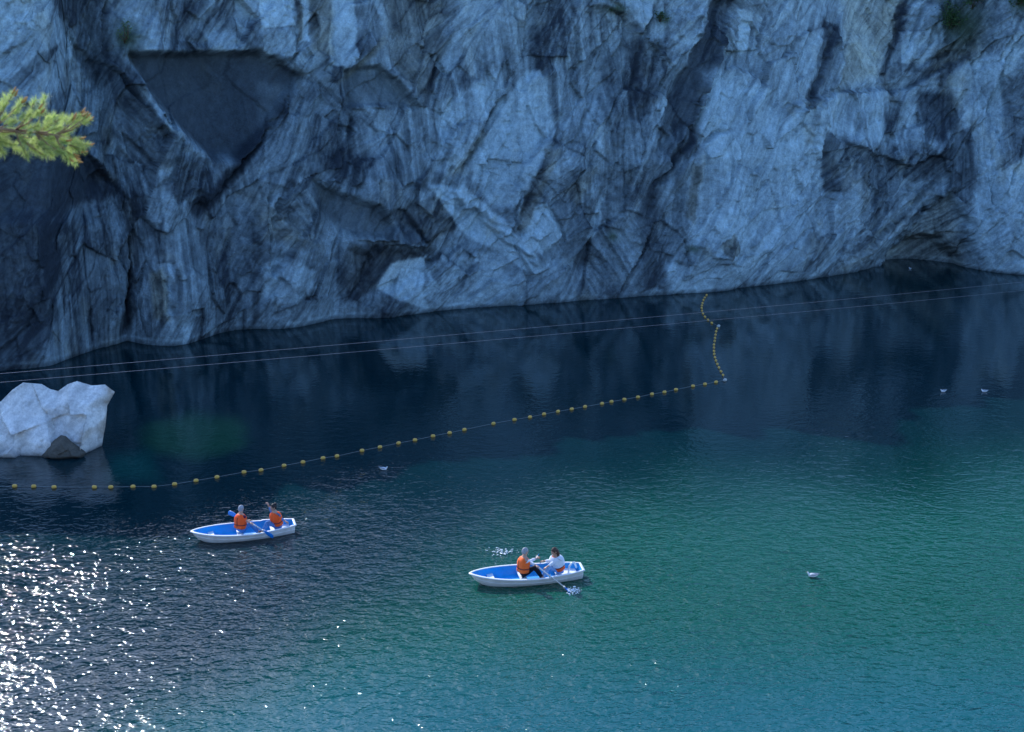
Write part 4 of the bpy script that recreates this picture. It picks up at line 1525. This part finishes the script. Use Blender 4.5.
HN1, HF1 = (-.36, .24, .56), (-.22, -.20, .54)
n1 = MT1 @ Vector((-.92, .84, .30))
f1_ = at_z(232, 514, .60)
bn, bf, k1 = setup(MT1, B1_BOW, B1_STERN, n1, f1_, HN1, HF1, "white rowing boat with blue inside nearer the cliff, rower with back turned", False)
make_oar(MT1, HN1, bn, "oar with blue blade lying close along the near side of the left boat", 1.5)
make_oar(MT1, HF1, bf, "oar with blue blade lifted beyond the far side of the left boat", 1.2)
make_person(MT1, (.10, .0, .15), math.pi + .55, .12, [HN1, HF1], [(-.62, .10, .05), (-.62, -.14, .06)], [(0.4, .5, -.7), (.4, -.5, -.7)],
            "grey-haired rower in an orange life vest seen from behind in the left boat", dict(shirt=M_MAROON, legs=M_JEANS, vest=M_VEST, hair=M_GREYHAIR), twist=.25, hair='short', sleeve=.5)
make_person(MT1, (-1.36, .02, .15), .55, .20, [(-1.06, -.10, 1.10), (-1.80, .32, .42)], [(-.74, .02, .06), (-.78, .26, .06)], [(.5, -.6, -.5), (-.2, .8, .2)],
            "dark-haired passenger in an orange life vest and jeans on the stern of the left boat", dict(shirt=M_BLUESHIRT, legs=M_JEANS, vest=M_VEST, hair=M_DARKHAIR), head_yaw=-.5, twist=.1, hair='short', bun=True)

# ---- boat in the middle
HN2, HF2 = (-.36, .24, .62), (-.44, -.20, .72)
n2 = at_z(571, 592, .0)
f2_ = at_z(537.5, 555.5, .30)
bn, bf, k2 = setup(MT2, B2_BOW, B2_STERN, n2, f2_, HN2, HF2, "white rowing boat with blue inside in the middle of the lake, one oar dipped", True)
make_oar(MT2, HN2, bn, "oar of the middle boat with its blue blade splashing on the near side", .25)
make_oar(MT2, HF2, bf, "oar of the middle boat reaching out over the far side", 1.0)
make_person(MT2, (.12, .02, .15), math.pi + .12, .10, [HN2, HF2], [(-.62, .16, .05), (-.62, -.12, .06)], [(.4, .5, -.7), (.4, -.5, -.7)],
            "short-haired rower in an orange life vest, white sleeves and black trousers in the middle boat", dict(shirt=M_SHIRT, legs=M_BLACK, vest=M_VEST2, hair=M_GREYHAIR), twist=.15, hair='short')
make_person(MT2, (-1.24, .02, .15), .50, .30, [(-.70, -.12, .62), (-.74, .30, .58)], [(-.62, .02, .06), (-.64, .28, .06)], [(.2, -.7, -.4), (.2, .8, -.3)],
            "long-haired passenger in a white jacket over an orange vest on the middle boat's stern", dict(shirt=M_SHIRT, legs=M_PALEJ, vest=M_VEST, hair=M_BROWNHAIR), head_yaw=-.2, head_pitch=.25, hair='long', shawl=True)

# ---- splashes thrown by the middle boat's oars
M_FOAM = paint("splash_water", (.82, .86, .88), .15, .05, 20, .6)
rs = random.Random(8)
for (cx, cy, rx, ry, n, lab) in ((573, 592, 6, 2.5, 70, "white splash where the near oar blade cuts the water"), (503, 553, 14, 3, 60, "spray of droplets left by the far oar beyond the middle boat")):
    mb = MB()
    for i in range(n):
        p = at_z(cx + rs.gauss(0, .5) * rx, cy + rs.gauss(0, .5) * ry, 0)
        r_ = rs.uniform(.008, .028)
        mb.ball((p.x, p.y, abs(rs.gauss(0, .07)) + .0), (r_ * rs.uniform(1, 2), r_ * rs.uniform(1, 1.6), r_ * .7), 6, 4)
    o = mb.build("splash", M_FOAM)
    tag(o, lab, "splash", None, 'stuff')

# ------------------------------------------------------------------ gulls on the water
M_GULL = paint("gull_white", (.75, .76, .78), .6, .06, 14)
M_BEAK = paint("gull_beak", (.45, .25, .05), .5)
M_GREYWING = paint("gull_grey", (.40, .42, .46), .6, .08, 14)


def make_gull(px, py, rz, label, s=1.0):
    p = at_z(px, py, 0)
    root = empty("gull", p, rz)
    tag(root, label, "gull", "gulls resting on the lake")
    P = [(-.24, 0, .11), (-.13, 0, .075), (0, 0, .06), (.10, 0, .075), (.155, 0, .14), (.175, 0, .20), (.21, 0, .205)]
    skin_obj("body", [Vector(q) * s for q in P], [(i, i + 1) for i in range(6)], [(.03 * s, .012 * s), .058 * s, .082 * s, .07 * s, .036 * s, .036 * s, .018 * s], M_GULL, root, 2, 2)
    for sg in (1, -1):
        mb = MB()
        rings = []
        for x, z, w_, hh in ((.08, .10, .012, .03), (.02, .115, .018, .045), (-.10, .12, .016, .04), (-.20, .14, .010, .02), (-.30, .165, .004, .008)):
            rings.append([Vector((x, sg * (.062 - .12 * max(0, -x - .05)) + w_ * math.cos(a) * sg, z + hh * math.sin(a))) * s for a in [2 * math.pi * i / 8 for i in range(8)]])
        mb.loft(rings).build("wing", M_GREYWING, root)
    MB().tube([Vector((.215, 0, .203)) * s, Vector((.262, 0, .193)) * s], [.011 * s, .003 * s], 6).build("beak", M_BEAK, root)
    return root


make_gull(812, 577, math.pi - .1, "white gull alone on the green water right of the middle boat", .9)
make_gull(943, 392, math.pi + .2, "left one of two white gulls floating together near the right edge", .72)
make_gull(984, 392, math.pi - .2, "right one of two white gulls floating together near the right edge", .72)
make_gull(384, 470, -.2, "pale gull between the float rope and the left boat", .8)
make_gull(910, 269, 2.0, "tiny far gull in the cove under the cliff arch", .6)

# ------------------------------------------------------------------ plants growing on the rock face
M_LEAF = [paint("shrub_leaf", (.045, .085, .03), .6, .35, 3, .2, trans=.3), paint("shrub_leaf_pale", (.09, .14, .05), .6, .35, 3, .2, trans=.3)]
M_STEM = paint("shrub_stem", (.09, .06, .04), .8, .2, 12)
rp = random.Random(31)


def make_shrub(px, py, w_, h_, n, leaf, mat, label, name="shrub", cat="shrub"):
    p, outw = cliff_at(px, py)
    root = empty(name, p)
    tag(root, label, cat)
    stems, leaves = MB(), MB()
    for i in range(9):
        tip = Vector((rp.gauss(0, w_ * .3), 0, rp.uniform(.3, 1) * h_)) + outw * rp.uniform(.1, .5) * w_
        mid = tip * .5 + outw * .15 * w_
        stems.tube([-outw * .2, mid, tip], [.03, .018, .006], 5)
        for k in range(n // 9):
            t = rp.uniform(.3, 1.05)
            c = (mid * (1 - t) + tip * t) + Vector((rp.gauss(0, .13 * w_), rp.gauss(0, .13 * w_), rp.gauss(0, .13 * h_)))
            a = Vector((rp.gauss(0, 1), rp.gauss(0, 1), rp.gauss(0, .6))).normalized()
            b_ = a.cross(Vector((rp.gauss(0, 1), rp.gauss(0, 1), rp.gauss(0, 1)))).normalized()
            l = leaf * rp.uniform(.6, 1.3)
            leaves.add([c - a * l, c + b_ * l * .45, c + a * l, c - b_ * l * .45], [(0, 1, 2, 3)])
    stems.build("stem", M_STEM, root)
    mesh_obj("foliage", leaves.v, leaves.f, mat, root, False)


make_shrub(950, 30, 1.7, 1.9, 700, .10, M_LEAF[0], "dark green shrub on the upper right of the cliff, above the rubble ledge")
make_shrub(973, 10, 1.5, 1.5, 500, .10, M_LEAF[0], "shrub at the top edge, right of the larger one on the cliff")
make_shrub(1017, 6, 1.3, 1.2, 400, .10, M_LEAF[0], "shrub on the cliff in the top right corner")
make_shrub(660, 22, .6, .7, 220, .07, M_LEAF[0], "small green plant in the cleft beside the pale block near the top middle", "plant", "plant")
make_shrub(612, 12, .8, .45, 220, .07, M_LEAF[0], "low mossy plant along the crack on the upper ledge", "plant", "plant")
make_shrub(125, 44, .8, 1.3, 260, .06, M_LEAF[1], "thin pale green plant hanging left of the dark triangular face", "plant", "plant")

# ------------------------------------------------------------------ the pine whose branch reaches into view
M_NEEDLE = paint("pine_needles", (.38, .44, .13), .5, .35, 2.5, .3, trans=.5)
M_BARK = paint("pine_bark", (.24, .15, .09), .85, .3, 8, .2, .6)
M_BUD = paint("pine_flowers", (.42, .20, .06), .7, .25, 20, .2)
rg = random.Random(77)
base = Vector((-6.3, 9.2, 13.6))
pine = empty("pine_tree", base)
tag(pine, "pine tree with a sunlit needled branch reaching in from the left edge", "pine tree")
trunk = MB()
tp = [Vector((0, 0, 0)), Vector((.05, .05, 2.5)), Vector((-.05, .1, 5)), Vector((.1, .0, 7.4)), Vector((.05, .05, 9.6)), Vector((0, 0, 11))]
trunk.tube(tp, [.24, .20, .16, .12, .08, .03], 12)
trunk.build("trunk", M_BARK, pine)


def trunk_at(h):
    for a, b in zip(tp[:-1], tp[1:]):
        if a.z <= h <= b.z: return a.lerp(b, (h - a.z) / (b.z - a.z))
    return tp[-1]


def tuft(mb, buds, c, d, n, ln, wd, bud=False):
    d = d.normalized()
    a = d.orthogonal().normalized()
    b = d.cross(a)
    for i in range(n):
        t = rg.uniform(-.7, .55)
        an = rg.uniform(0, 6.283)
        sp_ = rg.uniform(.35, 1.0)
        q = (d * (.95 - .75 * sp_) + (a * math.cos(an) + b * math.sin(an)) * sp_ + Vector((0, 0, .10))).normalized()
        p0 = c + d * t * ln
        p1 = p0 + q * ln * rg.uniform(.7, 1.1)
        sd = q.orthogonal().normalized()
        sd = (sd * math.cos(an) + q.cross(sd) * math.sin(an)) * wd
        mb.add([p0 - sd, p0 + sd, p1], [(0, 1, 2)])
    if bud:
        for k in range(rg.randint(1, 2)):
            e = c + d * ln * .75 + Vector((rg.gauss(0, .008), rg.gauss(0, .008), rg.gauss(0, .008)))
            buds.tube([e - d * .02, e, e + d * .02 + Vector((0, 0, .006))], [.005, .007, .003], 6)


def make_branch(start, end, sub, tufts, ln=.055, wd=.0014, n=90, spread=(.3, .25)):
    wood, ned, bud = MB(), MB(), MB()
    ax = end - start
    mid = start.lerp(end, .5) - Vector((0, 0, .08 * ax.length * .4))
    wood.tube([start, mid, end], [.05, .022, .006], 7)
    for i in range(sub):
        t = rg.uniform(.45, 1.0)
        p = (start.lerp(mid, t * 2) if t < .5 else mid.lerp(end, t * 2 - 1))
        q = p + Vector((rg.uniform(-.1, .5) * spread[0] * 1.2 * (1.3 - t), rg.gauss(0, spread[0] * .8), rg.gauss(.03, spread[1] * .7)))
        wood.tube([p, p.lerp(q, .5) + Vector((0, 0, -.01)), q], [.010, .006, .003], 5)
        for k in range(tufts):
            s = .35 + .7 * k / max(1, tufts - 1)
            c = p.lerp(q, s) + Vector((rg.gauss(0, .02), rg.gauss(0, .03), rg.gauss(0, .02)))
            tuft(ned, bud, c, (q - p).normalized() + Vector((.2 * rg.gauss(0, 1), .3 * rg.gauss(0, 1), .35)), n, ln, wd, k == 99)
    wo_ = wood.build("branch", M_BARK, pine)
    mesh_obj("needles", ned.v, ned.f, M_NEEDLE, wo_, False)
    return wo_


# branch in view: its spray of tufts is spread over the patch the photograph shows
def view_branch():
    wood, ned, bud = MB(), MB(), MB()
    Dn = 8.6
    start = trunk_at(6.2)
    P_ = lambda x, y, dd=0: at_dist(x, y, Dn + dd) - base
    wood.tube([start, P_(-80, 118, .4), P_(-20, 127), P_(22, 131), P_(50, 134), P_(72, 138)], [.05, .030, .011, .007, .005, .003], 8)
    tips = [(4, 100, .1), (12, 96, 0), (20, 104, .2), (34, 103, .1), (44, 101, .05), (40, 112, -.1), (52, 118, .15), (60, 119, .1), (70, 121, 0), (78, 117, .05), (84, 119, 0), (86, 122, .1),
            (28, 116, -.15), (14, 112, .2), (2, 110, 0), (58, 128, -.1), (68, 131, .1), (46, 128, .2), (36, 126, -.1), (24, 124, .1), (12, 122, -.2), (76, 140, .1), (84, 145, 0), (80, 149, .05),
            (64, 142, -.1), (54, 140, .15), (44, 142, 0), (34, 140, .2), (24, 142, -.1), (12, 144, .1), (2, 142, 0), (6, 132, .1), (70, 154, 0), (73, 161, .1), (66, 157, 0), (60, 152, -.1), (50, 153, .1),
            (42, 154, 0), (46, 149, -.2), (34, 150, .1), (26, 154, 0), (18, 150, .15), (56, 146, .2), (30, 133, -.2), (50, 134, .1), (-8, 104, 0), (-14, 120, .1), (-10, 136, 0), (-16, 148, .1), (1, 151, .0), (-25, 110, 0), (-28, 130, .1), (62, 136, .05), (18, 132, .05)]
    spine = [(-40, 125), (-10, 128), (15, 130), (35, 132), (55, 135)]
    for x, y, dd in tips:
        tgt = P_(x, y, dd)
        sx_, sy_ = min(spine, key=lambda s: abs(s[0] - (x - 18)) + .2 * abs(s[1] - y))
        o = P_(sx_, sy_)
        wood.tube([o, o.lerp(tgt, .5) - Vector((0, 0, .012)), tgt], [.005, .004, .0025], 5)
        dr = (tgt - o).normalized() + Vector((.25, rg.gauss(0, .25), .35))
        is_bud = x > 62 or rg.random() < .2
        tuft(ned, bud, tgt, dr, 150, .046, .0011, is_bud)
        tuft(ned, bud, o.lerp(tgt, .72) + Vector((rg.gauss(0, .012), rg.gauss(0, .04), rg.gauss(0, .012))), dr, 120, .046, .0011, False)
    wo_ = wood.build("branch", M_BARK, pine)
    mesh_obj("needles", ned.v, ned.f, M_NEEDLE, wo_, False)
    for i in range(0, len(bud.v), 18):
        MB().add(bud.v[i:i + 18], [tuple(q - i for q in f) for f in bud.f if i <= f[0] < i + 18]).build("flower", M_BUD, wo_)


view_branch()
for h, az, l in ((5.2, 2.6, 1.6), (6.8, 3.4, 1.8), (7.4, 1.9, 1.7), (8.0, 4.4, 1.6), (8.6, 2.8, 1.4), (9.2, .6, 1.0), (9.6, 3.6, 1.1), (10.2, 1.8, .8), (10.6, 5.0, .7), (10.9, 3, .5)):
    s0 = trunk_at(h)
    make_branch(s0, s0 + Vector((math.cos(az) * l, math.sin(az) * l, .35 * l)), 14, 3, .075, .003, 40, (.4, .3))
